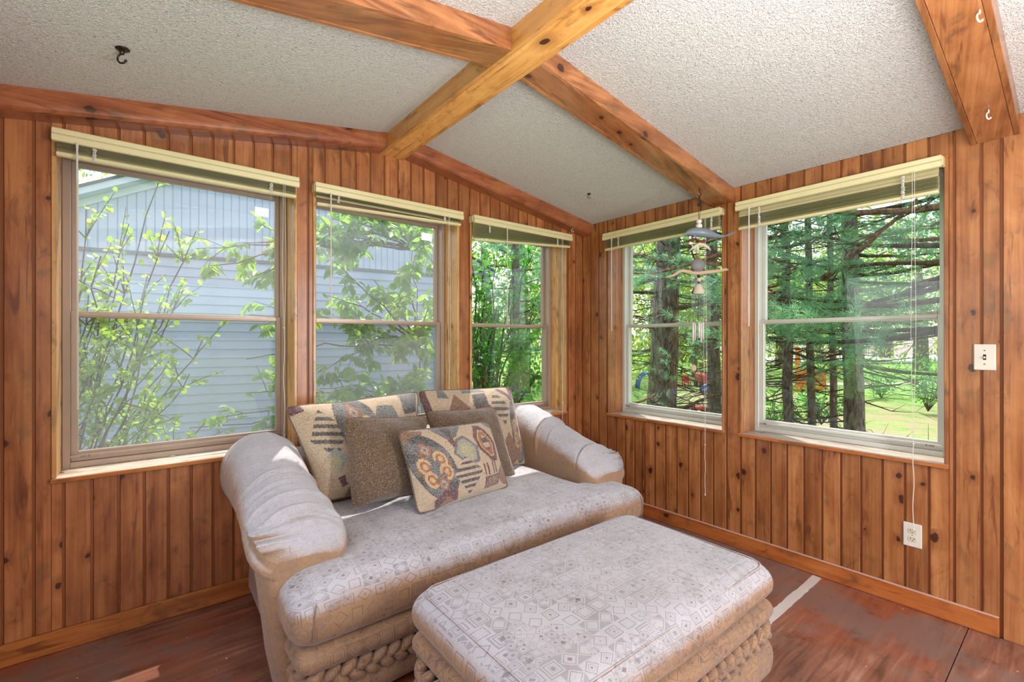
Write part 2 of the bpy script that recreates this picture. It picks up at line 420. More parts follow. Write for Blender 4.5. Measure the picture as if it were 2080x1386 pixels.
def glass(name, dust):
    m = N(name)
    tr = m.n('BsdfTransparent'); gl = m.n('BsdfGlossy'); gl.inputs['Roughness'].default_value = .0
    fr = m.n('Fresnel'); m.set(fr.inputs[0], m.math('MULTIPLY_ADD', m.n('NewGeometry').outputs['Backfacing'], 1 / 1.5 - 1.5, 1.5))
    mx = m.n('MixShader'); m.set(mx.inputs[0], fr.outputs[0]); m.set(mx.inputs[1], tr.outputs[0]); m.set(mx.inputs[2], gl.outputs[0])
    if not dust: return m.done(mx.outputs[0])
    df = m.n('BsdfTranslucent'); df.inputs['Color'].default_value = (.90, .93, 1, 1)
    mx2 = m.n('MixShader'); f = m.math('MULTIPLY', m.math('MULTIPLY_ADD', m.noise(m.obj(), 3.5, 4, .6), .8, .6), dust)
    m.set(mx2.inputs[0], f); m.set(mx2.inputs[1], mx.outputs[0]); m.set(mx2.inputs[2], df.outputs[0])
    return m.done(mx2.outputs[0])
m_glass = glass('window_glass', 0.0)
m_glass_dusty = glass('dusty_window_glass', 0.060)
def screen():
    m = N('insect_mesh'); tr = m.n('BsdfTransparent'); df = m.n('BsdfDiffuse'); df.inputs[0].default_value = s2l((120, 122, 124))
    mx = m.n('MixShader'); mx.inputs[0].default_value = .13
    m.set(mx.inputs[1], tr.outputs[0]); m.set(mx.inputs[2], df.outputs[0]); return m.done(mx.outputs[0])
m_screen = screen()

def leafmat(name, c1, c2, tr, transl=.5):
    m = N(name); g = m.n('NewGeometry'); r = g.outputs['Random Per Island']; oi = m.n('ObjectInfo').outputs['Random']
    f = m.math('FRACT', m.math('ADD', r, oi))
    c = m.mix(f, s2l(c1), s2l(c2))
    p = m.bsdf(c, .32)
    t = m.n('BsdfTranslucent'); m.set(t.inputs[0], m.mix(f, s2l(tr), tuple(min(1, x * 1.25) for x in s2l(tr)[:3]) + (1,)))
    mx = m.n('MixShader'); mx.inputs[0].default_value = transl; m.set(mx.inputs[1], p); m.set(mx.inputs[2], t.outputs[0])
    return m.done(mx.outputs[0])
m_leaf_birch = leafmat('small_round_leaf', (74, 122, 62), (150, 176, 92), (176, 208, 72), .5)
m_leaf_elder = leafmat('compound_leaf', (60, 116, 58), (134, 168, 84), (158, 200, 66), .5)
m_leaf_deep = leafmat('deep_green_leaf', (34, 92, 40), (78, 136, 58), (96, 170, 50), .45)
m_leaf_far = leafmat('far_foliage', (86, 124, 58), (156, 172, 92), (170, 196, 78), .45)
m_needle = leafmat('pine_needle', (84, 142, 118), (152, 194, 150), (130, 190, 132), .4)
m_needle_far = leafmat('far_pine_needle', (70, 126, 92), (132, 172, 112), (120, 176, 96), .3)
def bark(name, a, b):
    m = N(name); x, y, z = m.sep(m.obj())
    n = m.noise(m.comb(m.math('MULTIPLY', x, 26), m.math('MULTIPLY', y, 26), m.math('MULTIPLY', z, 7)), 1, 5, .7, .6)
    return m.done(m.bsdf(m.ramp(n, [(.38, s2l(a)), (.62, s2l(b))]), .9, m.bump(n, .03, 1)))
m_bark = bark('pine_bark', (74, 64, 58), (156, 140, 128))
m_barkr = bark('red_brown_branch', (84, 60, 44), (160, 120, 92))
m_twig = bark('dark_twig', (52, 44, 36), (96, 84, 66))
def lawn():
    m = N('lawn_grass'); o = m.obj()
    n = m.noise(o, 1.1, 6, .7); n2 = m.noise(o, 30, 4, .7)
    c = m.ramp(m.math('ADD', m.math('MULTIPLY', n, .6), m.math('MULTIPLY', n2, .4)), [(.36, s2l((74, 104, 44))), (.5, s2l((112, 158, 62))), (.66, s2l((150, 192, 84)))])
    x, y, z = m.sep(o)
    dirt = m.math('MULTIPLY', m.ss(m.math('ADD', x, m.math('MULTIPLY', y, -.9)), 4.5, 7.5), m.ss(x, 21, 15))
    dn = m.math('MULTIPLY', m.ss(m.noise(o, 1.6, 7, .75), .38, .54), dirt)
    c = m.mix(dn, c, m.mix(n2, s2l((120, 112, 70)), s2l((186, 174, 132))))
    return m.done(m.bsdf(c, .95, m.bump(n2, .04, 1)))
m_lawn = lawn()
def siding(name, a, b):
    m = N(name); o = m.obj()
    n = m.ss(m.noise(o, 2.2, 5, .6), .48, .72)
    return m.done(m.bsdf(m.mix(m.math('MULTIPLY', n, .5), s2l(a), s2l(b)), .5, m.bump(m.noise(o, 60, 2), .001)))
m_side = siding('grey_blue_siding', (180, 188, 218), (146, 152, 180))
m_trimw = siding('pale_trim_metal', (208, 214, 232), (184, 192, 212))
m_soffit = plain('soffit_vinyl', (206, 214, 198), .5)
m_shingle = plain('roof_shingle', (96, 92, 90), .9, 0, 60)

# ------------------------------------------------------------------ room dimensions
DA, DB = 2.68, 2.90            # window wall across the back-left, window wall on the right
XW, YN = -0.47, -1.30          # the two walls the camera has beside and behind it
TA = lambda s, d, z: (s, DA + d, z)
TB = lambda s, d, z: (DB + d, s, z)
TC = lambda s, d, z: (XW - d, s, z)
TD = lambda s, d, z: (s, YN - d, z)
def zc(x): return 2.51 - .16 * abs(x - 1.222)
ZO, ZT = .715, 2.125
WA = [(-.270, .645), (.757, 1.668), (1.787, 2.692)]
WB = [(1.478, 2.390), (.429, 1.350)]
PIT = .08775

def wall(name, T, s0, s1, wins, ztop, zo=ZO, zt=ZT, mat=None):
    """backing of the wall with its openings, then each board as a child"""
    m = M(); zt_ = zt + .016; zo_ = zo - .016
    cuts = sorted(wins); prev = s0
    def block(a, b, z0, z1f):
        za, zb = z1f(a), z1f(b)
        P = [T(a, .010, z0), T(b, .010, z0), T(b, .15, z0), T(a, .15, z0), T(a, .010, za), T(b, .010, zb), T(b, .15, zb), T(a, .15, za)]
        m.add(P, [(0, 1, 2, 3), (7, 6, 5, 4), (0, 4, 5, 1), (1, 5, 6, 2), (2, 6, 7, 3), (3, 7, 4, 0)])
    segs = []
    for a, b in cuts:
        segs.append((prev, a - .016, False)); segs.append((a - .016, b + .016, True)); prev = b + .016
    segs.append((prev, s1, False))
    for a, b, o in segs:
        mids = [a, b]
        if a < 1.222 < b and name == 'wall_left': mids = [a, 1.222, b]
        for p, q in zip(mids[:-1], mids[1:]):
            if o:
                block(p, q, 0, lambda x: zo_); block(p, q, zt_, ztop)
            else: block(p, q, 0, ztop)
    w = tag(m.ob(name, m_dark), kind='structure')
    return w

def board(T, parent, a, b, z0, za, zb, mat, groove=True, name='board'):
    """tongue-and-groove board, face at d=0, back at d=.010; recessed joint on its left edge"""
    g = .0105 if groove else 0.0008
    poly = [(a, .0098), (a, .0064), (a + g * .85, .0064), (a + g, .0012), (a + g + .0014, 0), (b - .0018, 0), (b, .0014), (b, .0098)]
    n = len(poly); P = []
    for t in (0, 1):
        for s_, d in poly:
            z = z0 if t == 0 else za + (zb - za) * (s_ - a) / (b - a)
            P.append(T(s_, d, z))
    F = [tuple(range(n)), tuple(reversed(range(n, 2 * n)))] + [(i, (i + 1) % n, n + (i + 1) % n, n + i) for i in range(n)]
    o = mk(name, P, F, mat, parent, T(a, 0, z0))
    if groove:
        o.data.materials.append(m_groove)
        for i in (2 + 1, 2 + 2): o.data.polygons[i].material_index = 1
    return o

def clad(T, parent, s0, s1, first, wins, ztop, mat, zo=ZO, zt=ZT, flip=False):
    e = .016; k0 = math.floor((s0 - first) / PIT); s = first + k0 * PIT
    while s < s1 - 1e-4:
        a, b = max(s, s0), min(s + PIT, s1); s += PIT
        if b - a < .006: continue
        pcs = [(a, b, False)]
        for w0, w1 in wins:
            w0 -= e; w1 += e; nw = []
            for p, q, o in pcs:
                if o or q <= w0 or p >= w1: nw.append((p, q, o)); continue
                if p < w0: nw.append((p, w0, False))
                nw.append((max(p, w0), min(q, w1), True))
                if q > w1: nw.append((w1, q, False))
            pcs = nw
        for p, q, o in pcs:
            if q - p < .005: continue
            gr = abs(p - a) < 1e-6
            if o:
                board(T, parent, p, q, 0, zo - e, zo - e, mat, gr)
                if min(ztop(p), ztop(q)) > zt + e + .01: board(T, parent, p, q, zt + e, ztop(p), ztop(q), mat, gr)
            else: board(T, parent, p, q, 0, ztop(p), ztop(q), mat, gr)

topA = lambda x: zc(x) - .004
topB = lambda y: zc(DB) - .001
topC = lambda y: zc(XW) - .001
wA = wall('wall_left', TA, XW, DB + .15, WA, topA)
clad(TA, wA, XW, DB - .0005, -.342, WA, topA, m_boardA)
wB = wall('wall_right', TB, YN, DA + .15, WB, topB)
clad(TB, wB, .2415, DA - .0005, 1.356 - 12 * PIT - .0005, WB, topB, m_board)
clad(TB, wB, YN, .10, .10 - 20 * PIT, [], topB, m_board)
m = M(); m.bbox(.10, .2405, -.003, .0095, 0, topB(0), .0015, TB); m.ob('board', m_board, wB, TB(.10, 0, 0))
wC = wall('wall_rear', TC, YN, DA, [(.1, 1.9)], topC, .6, 2.05)
clad(TC, wC, YN, DA, 0, [(.1, 1.9)], topC, m_board, .6, 2.05)
wD = wall('wall_near', TD, XW, DB, [(-.1, 2.0)], lambda x: 2.20, .05, 2.0)
clad(TD, wD, XW, DB, 0, [(-.1, 2.0)], lambda x: 2.20, m_board, .05, 2.0)
m = M(); m.add([TD(XW, .0, 2.2), TD(DB, .0, 2.2), TD(DB, .0, zc(DB)), TD(1.222, .0, zc(1.222)), TD(XW, .0, zc(XW)),
                TD(XW, .1, 2.2), TD(DB, .1, 2.2), TD(DB, .1, zc(DB)), TD(1.222, .1, zc(1.222)), TD(XW, .1, zc(XW))],
               [(0, 1, 2, 3, 4), (9, 8, 7, 6, 5), (0, 5, 6, 1), (1, 6, 7, 2), (2, 7, 8, 3), (3, 8, 9, 4), (4, 9, 5, 0)])
m.ob('gable_panel', m_board, wD)

# ceiling: two sloping slabs
m = M()
for a, b in ((XW, 1.222), (1.222, DB)):
    P = [(a, YN, zc(a)), (b, YN, zc(b)), (b, DA, zc(b)), (a, DA, zc(a))]
    P += [(x, y, z + .05) for x, y, z in P]
    m.add(P, [(3, 2, 1, 0), (4, 5, 6, 7), (0, 1, 5, 4), (1, 2, 6, 5), (2, 3, 7, 6), (3, 0, 4, 7)])
tag(m.ob('ceiling', m_ceil), kind='structure')

# beams
def beam(name, T, p0, p1, t0, t1, depth, mat, fz, label=None):
    """bottom board between two side boards, hairline joints; p across, t along, fz(t) ceiling height"""
    root = M()
    ts = [t0, t1]
    def pc(mm, a, b, dz, bev):
        poly = lambda t: [(a, fz(t) - .0), (a, fz(t) - depth + dz + bev), (a + bev, fz(t) - depth + dz), (b - bev, fz(t) - depth + dz), (b, fz(t) - depth + dz + bev), (b, fz(t))]
        P = [T(p, t0, z) for p, z in poly(t0)] + [T(p, t1, z) for p, z in poly(t1)]
        n = 6; mm.add(P, [tuple(range(n)), tuple(reversed(range(n, 2 * n)))] + [(i, (i + 1) % n, n + (i + 1) % n, n + i) for i in range(n)])
    pc(root, p0 + .0195, p1 - .0195, .0012, .0012)
    r = tag(root.ob(name, mat, None, T(p0, t0, fz(t0))), kind='structure')
    for a, b in ((p0, p0 + .0185), (p1 - .0185, p1)):
        mm = M(); pc(mm, a, b, 0, .0015); mm.ob('board', mat, r, T(a, t0, fz(t0) - depth))
    return r
TX = lambda p, t, z: (t, p, z)
TY = lambda p, t, z: (p, t, z)
beam('trim_1', TY, 1.120, 1.272, YN, DA - .001, .0, m_ridge, lambda t: 2.4) if False else None
beam('trim_1', TY, 1.120, 1.272, YN, DA - .001, .090, m_ridge, lambda t: 2.494)
beam('trim_2', TX, 1.402, 1.550, 1.273, DB - .0005, .087, m_beamx, zc)
beam('trim_3', TX, 1.402, 1.550, XW, 1.119, .087, m_beamx, zc)
beam('trim_4', TX, .190, .341, 1.273, DB - .0005, .087, m_beamx, zc)
beam('trim_5', TX, .190, .341, XW, 1.119, .087, m_beamx, zc)
for i, (a, b) in enumerate(((XW, 1.119), (1.273, DB))):   # beam along the window wall, rounded lower edge
    arc = [(2.562 + .028 * (1 - math.cos(t)), -.087 + .028 * (1 - math.sin(t))) for t in np.linspace(0, math.pi / 2, 6)]
    poly = [(2.562, 0)] + arc + [(DA - .0005, -.087), (DA - .0005, 0)]
    P = [(a, y, zc(a) + z) for y, z in poly] + [(b, y, zc(b) + z) for y, z in poly]; n = len(poly)
    tag(mk('trim_%d' % (6 + i), P, [tuple(range(n)), tuple(reversed(range(n, 2 * n)))] + [(k, (k + 1) % n, n + (k + 1) % n, n + k) for k in range(n)], m_beamA, None, (a, 2.6, zc(a))), kind='structure')

# baseboards
m = M(); m.bbox(XW, DB - .017, -.017, -.0002, 0.001, .088, .003, TA); tag(m.ob('baseboard_left', m_base, None, TA(XW, 0, 0)), kind='structure')
m = M(); m.bbox(.253, DA - .001, -.017, -.0002, 0.001, .091, .003, TB); bbo = tag(m.ob('baseboard_right', m_baseY, None, TB(.25, 0, 0)), kind='structure')
bbo.data.materials.append(plain('dusty_edge', (206, 172, 158), .6))
for pl_ in bbo.data.polygons:
    if pl_.normal.z > .5: pl_.material_index = 1

# floor: joists' deck with plywood sheets, fine joints
m = M(); m.box(XW, DB + .15, YN, DA + .15, -.06, -.012); fl = tag(m.ob('floor', m_dark), kind='structure')
for a, b, c, d in ((XW, 2.36, .3485, DA), (2.362, DB, .3485, DA), (XW, 1.2, YN, .3455), (1.203, DB, YN, .3455)):
    m = M(); m.bbox(a, b, c, d, -.012, 0, .001); m.ob('plywood_sheet', m_floor, fl)

# ------------------------------------------------------------------ windows
def frame_ring(m, T, s0, s1, z0, z1, w, d0, d1):
    m.bbox(s0, s0 + w, d0, d1, z0, z1, .0015, T); m.bbox(s1 - w, s1, d0, d1, z0, z1, .0015, T)
    m.bbox(s0 + w, s1 - w, d0, d1, z0, z0 + w, .0015, T); m.bbox(s0 + w, s1 - w, d0, d1, z1 - w, z1, .0015, T)
def window(i, T, s0, s1, gm, mj, ms, dusty, sticker=None, scr=False):
    m_alu = m_alu_backlit if T is TA else globals()['m_alu']
    o = T(s0, 0, ZO); w = M(); frame_ring(w, T, s0 + .001, s1 - .001, ZO + .0005, ZT, .026, .158, .25); w.bbox(s0 + .027, s1 - .027, .175, .25, ZO + .026, ZO + .044, .002, T)
    w.bbox(s0 + .027, s1 - .027, .160, .172, ZO + .044, ZO + .056, .001, T)     # inner track lip
    root = tag(w.ob('window_%d' % i, m_alu, None, o), kind='structure')
    def part(nm, fn, mat, **k):
        q = M(); fn(q); return q.ob(nm, mat, root, k.get('o', o))
    e = .0155
    # pine lining, two boards on each side, sill and head
    for a, b in ((s0 - e, s0), (s1, s1 + e)):
        part('jamb_board', lambda q: q.bbox(a, b, -.007, .074, ZO, ZT, .002, T), mj, o=T(a, 0, ZO))
        part('jamb_board', lambda q: q.bbox(a, b, .076, .19, ZO, ZT, .0015, T), mj, o=T(a, .076, ZO))
    part('sill_board', lambda q: (q.bbox(s0 - e, s1 + e, -.013, .16, ZO - .0155, ZO, .002, T)), ms, o=T(s0, 0, ZO))
    part('sill_edge', lambda q: q.bbox(s0 - e - .002, s1 + e + .002, -.0215, -.0135, ZO - .019, ZO - .001, .0015, T), m_base if T is TA else m_baseY)
    part('head_board', lambda q: q.bbox(s0 - e, s1 + e, -.007, .19, ZT, ZT + e, .002, T), m_base if T is TA else m_baseY)
    # sashes
    zm = 1.402
    up = part('upper_sash', lambda q: frame_ring(q, T, s0 + .027, s1 - .027, zm - .012, ZT - .026, .022, .212, .238), m_alu)
    q = M(); q.box(s0 + .045, s1 - .045, .224, .228, zm + .006, ZT - .045, T); q.ob('pane', gm, up, o)
    if sticker:
        a, b, c, d = sticker; q = M(); q.box(a, b, .2232, .2239, c, d, T); q.ob('sticker', m_sticker, up, o)
    lo = part('lower_sash', lambda q: (frame_ring(q, T, s0 + .027, s1 - .027, ZO + .045, zm + .014, .024, .176, .204),
                                       q.bbox(s0 + .05, s1 - .05, .168, .176, zm - .004, zm + .006, .001, T)), m_alu)
    q = M(); q.box(s0 + .047, s1 - .047, .188, .192, ZO + .066, zm - .008, T); q.ob('pane', gm, lo, o)
    if scr:
        q = M(); q.box(s0 + .03, s1 - .03, .244, .2445, ZO + .05, zm, T); q.ob('insect_screen', m_screen, root, o)
    for a in (s0 + .06, s1 - .075):
        q = M(); q.bbox(a, a + .020, .1575, .162, ZO + .045, ZO + .053, .001, T); q.bbox(a + .026, a + .034, .1575, .162, ZO + .045, ZO + .053, .001, T); q.ob('latch', m_alu2, root, o)
    return root
window(1, TA, *WA[0], m_glass_dusty, m_jamb, m_sillx, True, (.497, .565, 1.98, 2.028), True)
window(2, TA, *WA[1], m_glass_dusty, m_jamb, m_sillx, True, (1.52, 1.60, 1.985, 2.035), True)
window(3, TA, *WA[2], m_glass, m_jamb, m_sillx, False)
window(4, TB, *WB[0], m_glass, m_board, m_silly, False)
window(5, TB, *WB[1], m_glass, m_board, m_silly, False)

# ------------------------------------------------------------------ blinds
def blind(T, s0, s1, ztop, zbot, label, wand, wand_z, cord, cord_z, knot_z, tapes, nslat, opened=0, loose=0.0):
    root = empty('mini_blind', T((s0 + s1) / 2, -.03, zbot), label, 'blind', 'mini blinds over the sunroom windows')
    def part(nm, fn, mat, o=None, **k):
        q = M(); fn(q); return q.ob(nm, mat, root, o, **k)
    part('headrail', lambda q: q.bbox(s0 + .006, s1 - .006, -.050, -.010, ztop - .042, ztop - .004, .002, T), m_cream)
    prof = [(-.056, ztop - .024), (-.062, ztop - .020), (-.064, ztop - .004), (-.060, ztop), (-.056, ztop)]
    part('valance', lambda q: (q.prism([(-.054, ztop), (-.066, ztop), (-.068, ztop - .003), (-.066, ztop - .021), (-.071, ztop - .026), (-.073, ztop - .030), (-.070, ztop - .050), (-.066, ztop - .053), (-.054, ztop - .053)], s0, s1, lambda d, z, s: T(s, d, z)),), m_cream)
    for a in (s0 - .004, s1 - .006):
        part('end_bracket', lambda q: q.bbox(a, a + .010, -.052, -.004, ztop - .044, ztop - .002, .0015, T), m_cream)
    # slats: a few hang open at the top, the rest lie in a stack
    zt = ztop - .058; L0, L1 = s0 + .012, s1 - .012
    zs = [zt - .016 * k + .002 for k in range(opened)]
    z1 = (zs[-1] - .018) if zs else zt + .012
    rest = nslat - opened; zs += [z1 - (z1 - zbot - .014) * k / max(1, rest - 1) for k in range(rest)]
    proto = None; rr = random.Random(int(abs(s0 * 1000)))
    for i, z in enumerate(zs):
        if proto is None or i == opened:
            tilt = .018 if i < opened else -.0012
            q = M(); n = 5; P = []
            for k in range(n):
                d = -.052 + .026 * k / (n - 1); c = .0022 * (1 - ((k - 2) / 2) ** 2); dz = c + (2 - k) * -tilt / 2
                P += [T(L0, d, dz), T(L1, d, dz)]
            q.v = [tuple(Vector(p)) for p in P]; q.f = [(2 * k, 2 * k + 1, 2 * k + 3, 2 * k + 2) for k in range(n - 1)]
            q.v = [(x, y, zz + z) for x, y, zz in q.v]
            sl = q.ob('slat', m_slat, root, T(L0, -.04, z), True); proto = sl; z0_ = z
        else:
            c = proto.copy(); COL.objects.link(c)
            c.location = Vector(proto.location) + Vector((0, 0, z - z0_)) + Vector(T(rr.uniform(-.001, .001), rr.uniform(-.0015, .0015), 0)) - Vector(T(0, 0, 0))
            rj = rr.uniform(-.10, .10)
            if T is TA: c.rotation_euler.x = rj
            else: c.rotation_euler.y = rj
            if loose and T is TA and zbot < 2.05: c.location.z -= loose * i / len(zs); c.rotation_euler.y = -math.asin(loose * i / len(zs) / (L1 - L0))
    part('bottom_rail', lambda q: q.prism([(-.054, zbot - .004), (-.050, zbot - .008), (-.030, zbot - .008), (-.026, zbot - .004), (-.026, zbot + .006), (-.054, zbot + .006)], L0, L1,
         lambda d, z, s: T(s, d, z + (loose * (1 - (s - L0) / (L1 - L0)) * -1))), m_cream)
    for t in tapes:       # bunched ladder cords
        def lad(q, t=t):
            r2 = random.Random(int(t * 997)); zz = zbot - .004
            while zz < min(zt + .002, zbot + .11):
                for dd in (-.057,):
                    q.tube([T(t + r2.uniform(-.009, -.003), dd, zz), T(t + r2.uniform(-.003, .003), dd - .004, zz + r2.uniform(-.003, .004)), T(t + r2.uniform(.003, .009), dd, zz + r2.uniform(-.002, .003))], .0017, 5)
                zz += .0045
            for a in (-.005, .005): q.tube([T(t + a, -.056, zbot - .006), T(t + a * .6, -.058, (zbot + zt) / 2), T(t + a, -.056, zt)], .0011, 4)
        part('ladder_cord', lad, m_cord)
    if wand is not None:
        part('tilt_wand', lambda q: (q.tube([T(wand, -.078, ztop - .05), T(wand, -.080, ztop - .075)], .0045, 6), q.tube([T(wand, -.080, ztop - .075), T(wand + .002, -.076, wand_z)], .0036, 6)), m_clear)
    if cord is not None:
        def lc(q):
            for sg in (-1, 1):
                P = []
                for k in range(13):
                    f = k / 12; z = ztop - .05 + (knot_z - ztop + .05) * f
                    P.append(T(cord + sg * (.004 + .010 * math.sin(math.pi * f) ** 2 * f) * (1 - f ** 6), -.074, z))
                q.tube(P, .0009, 5)
            q.ell(T(cord, -.074, knot_z), (.004, .004, .006))
            P = [T(cord + .004 * math.sin(k * 1.3) * .6, -.074 + .0015 * math.sin(k * 2.1), knot_z + (cord_z - knot_z) * k / 8) for k in range(9)]
            q.tube(P, .0017, 5)
            if cord_z > .0: q.ell(T(cord, -.074, cord_z - .006), (.004, .004, .009))
        part('lift_cord', lc, m_cord)
    return root
WX = [-.202, .58, .609, .814, 1.564, 2.038, 2.594, 2.304, 1.552, 2.258, 1.275, .525, 1.227, .567]
TX_ = (-.15, .523, .863, 1.542, 1.9, 2.557)
blind(TA, -.278, .655, 2.145, 2.046, 'cream mini blind raised over the leftmost window, facing the garage', WX[0], 1.0, WX[1], .80, 1.35, TX_[0:2], 22)
blind(TA, .738, 1.678, 2.142, 2.058, 'cream mini blind over the middle window behind the sofa, its bottom rail hanging crooked', WX[3], 1.415, WX[4], .86, .98, TX_[2:4], 18, 0, .028)
blind(TA, 1.764, 2.712, 2.140, 2.042, 'cream mini blind over the narrow-looking window left of the room corner', WX[5], 1.40, WX[6], .56, .80, TX_[4:6], 26, 0, .066)
blind(TB, 1.463, 2.405, 2.125, 2.000, 'cream mini blind over the first window right of the corner, behind the wind chime', WX[7], 1.36, WX[8], .305, .62, (WX[9], 1.52), 22)
blind(TB, .429, 1.362, 2.128, 1.968, 'cream mini blind over the rightmost window, its top slats hanging apart', WX[10], 1.37, WX[11], .405, .80, (WX[12], WX[13]), 24, 2)

# ------------------------------------------------------------------ fittings
def plate(root, s, z, T):
    m = M(); m.bbox(s - .035, s + .035, -.0065, -.0005, z - .057, z + .057, .003, T); return m.ob('cover_plate', m_plate, root)
sw = empty('light_switch', TB(.297, 0, 1.211), 'ivory toggle light switch plate on the pine wall right of the rightmost window', 'light switch')
plate(sw, .297, 1.211, TB)
m = M(); m.bbox(.292, .302, -.0068, -.0062, 1.199, 1.223, .0002, TB); m.ob('toggle_slot', m_blk, sw)
m = M(); m.bbox(.2935, .3005, -.017, -.006, 1.206, 1.214, .0015, TB); m.ob('toggle', m_plate, sw)
for dz in (-.03, .03):
    m = M(); m.ell(TB(.297, -.007, 1.211 + dz), (.002, .003, .003)); m.ob('screw', m_alu2, sw)
ou = empty('wall_outlet', TB(.5415, 0, .350), 'ivory duplex power outlet low on the pine wall under the rightmost window', 'outlet')
plate(ou, .5415, .350, TB)
for dz in (.0195, -.0195):
    z = .350 + dz; m = M(); c = .5415
    pl = [(c + .0165 * math.cos(t) * 1.0, z + max(-.0125, min(.0125, .0175 * math.sin(t)))) for t in np.linspace(0, 2 * math.pi, 24, endpoint=False)]
    m.prism(pl, -.0082, -.006, lambda s, zz, d: TB(s, d, zz)); rc = m.ob('receptacle', m_recep, ou)
    m = M()
    for a in (-.0063, .0063): m.box(c + a - .0011, c + a + .0011, -.0086, -.008, z - .001, z + .007, TB)
    m.ell(TB(c, -.0084, z - .0065), (.0008, .0022, .0022)); m.ob('slot', m_blk, rc)
m = M(); m.ell(TB(.5415, -.007, .350), (.002, .0025, .0025)); m.ob('screw', m_alu2, ou)

def hook(loc, size, label, mat, cat='hook', plate_=True, ang=0.0, nrm=(0, 0, -1)):
    r = empty('ceiling_hook' if plate_ else 'screw_hook', loc, label, cat); L = Vector(loc); s = size
    u = Vector((math.cos(ang), math.sin(ang), 0))
    if plate_:
        m = M(); m.ell(L + Vector((0, 0, -.001 * s)), (.024 * s, .024 * s, .006 * s), None, 20, 8); m.ell(L + Vector((0, 0, -.012 * s)), (.009 * s, .009 * s, .012 * s), None, 12, 6); m.ob('mounting_disc', mat, r, None, True)
    m = M(); P = [L + Vector((0, 0, -.004 * s)), L + Vector((0, 0, -.018 * s))]
    for k in range(11):
        a = R(90 + 24 * k); P.append(L + u * (-.0165 * s * math.sin(R(24 * k)) * -1 * -1) + Vector((0, 0, -.020 * s - .017 * s * (1 - math.cos(R(24 * k))))))
    m.tube(P, .0034 * s, 8); m.ell(P[-1], (.005 * s,) * 3); m.ob('hook', mat, r, None, True)
    return r
hook((-.050, 2.126, zc(-.05) + .0005), .95, 'bronze ceiling hook on the left ceiling slope above the garage window', m_bronze, ang=TH - R(90))
hook((2.45, 2.20, zc(2.45) + .0005), .6, 'small dark ceiling hook on the right ceiling slope near the corner', m_bronze, ang=TH - R(90))
hook((2.700, 2.600, zc(2.70) - .0865), .55, 'tiny white screw hook under the window-wall beam near the corner', m_cord, plate_=False, ang=TH - R(90))
for px, py, lb in ((2008, 222, 'white screw hook under the right-hand rafter near the wall'), (1990, 18, 'white screw hook under the right-hand rafter near the top of the picture')):
    d = ray(px, py); t = 1.0
    for _ in range(30): p = Vector((0, 0, CAMH)) + d * t; t += (zc(p.x) - .088 - p.z) / (d.z + .16 * d.x)
    hook(tuple(p + Vector((0, 0, .0015))), .75, lb, m_cord, plate_=False, ang=-.4)

# strip of white tape on the floor
m = M(); rr = random.Random(3); P = []; n = 26
for k in range(n + 1):
    x = 2.10 + (2.872 - 2.10) * k / n
    P += [(x, .914 + rr.uniform(-.003, .002) - .006 * (1 - k / n), .0008), (x, .955 + rr.uniform(-.002, .003) , .0008)]
Q = [(x, y, .0024) for x, y, z in P]; F = []
N2 = len(P)
for k in range(n):
    a = 2 * k; F += [(a, a + 1, a + 3, a + 2), (N2 + a, N2 + a + 2, N2 + a + 3, N2 + a + 1), (a, a + 2, N2 + a + 2, N2 + a), (a + 1, N2 + a + 1, N2 + a + 3, a + 3)]
F += [(0, N2, N2 + 1, 1), (2 * n, 2 * n + 1, N2 + 2 * n + 1, N2 + 2 * n)]
tag(mk('tape_strip', P + Q, F, m_tape, None, (2.5, .93, 0)), 'strip of white tape stuck on the plywood floor beyond the ottoman', 'tape')

# ------------------------------------------------------------------ upholstery helpers
def rbox(m, x0, x1, y0, y1, z0, z1, r, n=22, crown=0.0, belly=0.0):
    """soft box: rounded edges, optional crown on top and belly on the sides"""
    c = np.array([(x0 + x1) / 2, (y0 + y1) / 2, (z0 + z1) / 2]); h = np.array([x1 - x0, y1 - y0, z1 - z0]) / 2
    rr_ = np.minimum(r, h * .999); g = np.linspace(-1, 1, n + 1); g = np.sign(g) * (1 - (1 - np.abs(g)) ** 1.35)
    for a in range(3):
        u, v = (a + 1) % 3, (a + 2) % 3
        for sg in (-1, 1):
            P = np.zeros((n + 1, n + 1, 3)); P[:, :, a] = sg; P[:, :, u] = g[:, None]; P[:, :, v] = g[None, :]
            Q = P * h; inn = np.clip(Q, -(h - rr_), h - rr_); D = (Q - inn) / rr_
            L = np.linalg.norm(D, axis=2, keepdims=True); S = inn + D / np.maximum(L, 1e-9) * rr_
            t = S / h
            S[:, :, 2] += crown * np.maximum(0, 1 - t[:, :, 0] ** 4) * np.maximum(0, 1 - t[:, :, 1] ** 4) * np.maximum(0, t[:, :, 2])
            S[:, :, :2] *= (1 + belly / h[:2] * np.maximum(0, 1 - t[:, :, 2:3] ** 2))
            S += c; base = len(m.v); m.v.extend(map(tuple, S.reshape(-1, 3).tolist()))
            for i in range(n):
                for j in range(n):
                    q = base + i * (n + 1) + j; f = (q, q + 1, q + n + 2, q + n + 1); m.f.append(f)
    return m
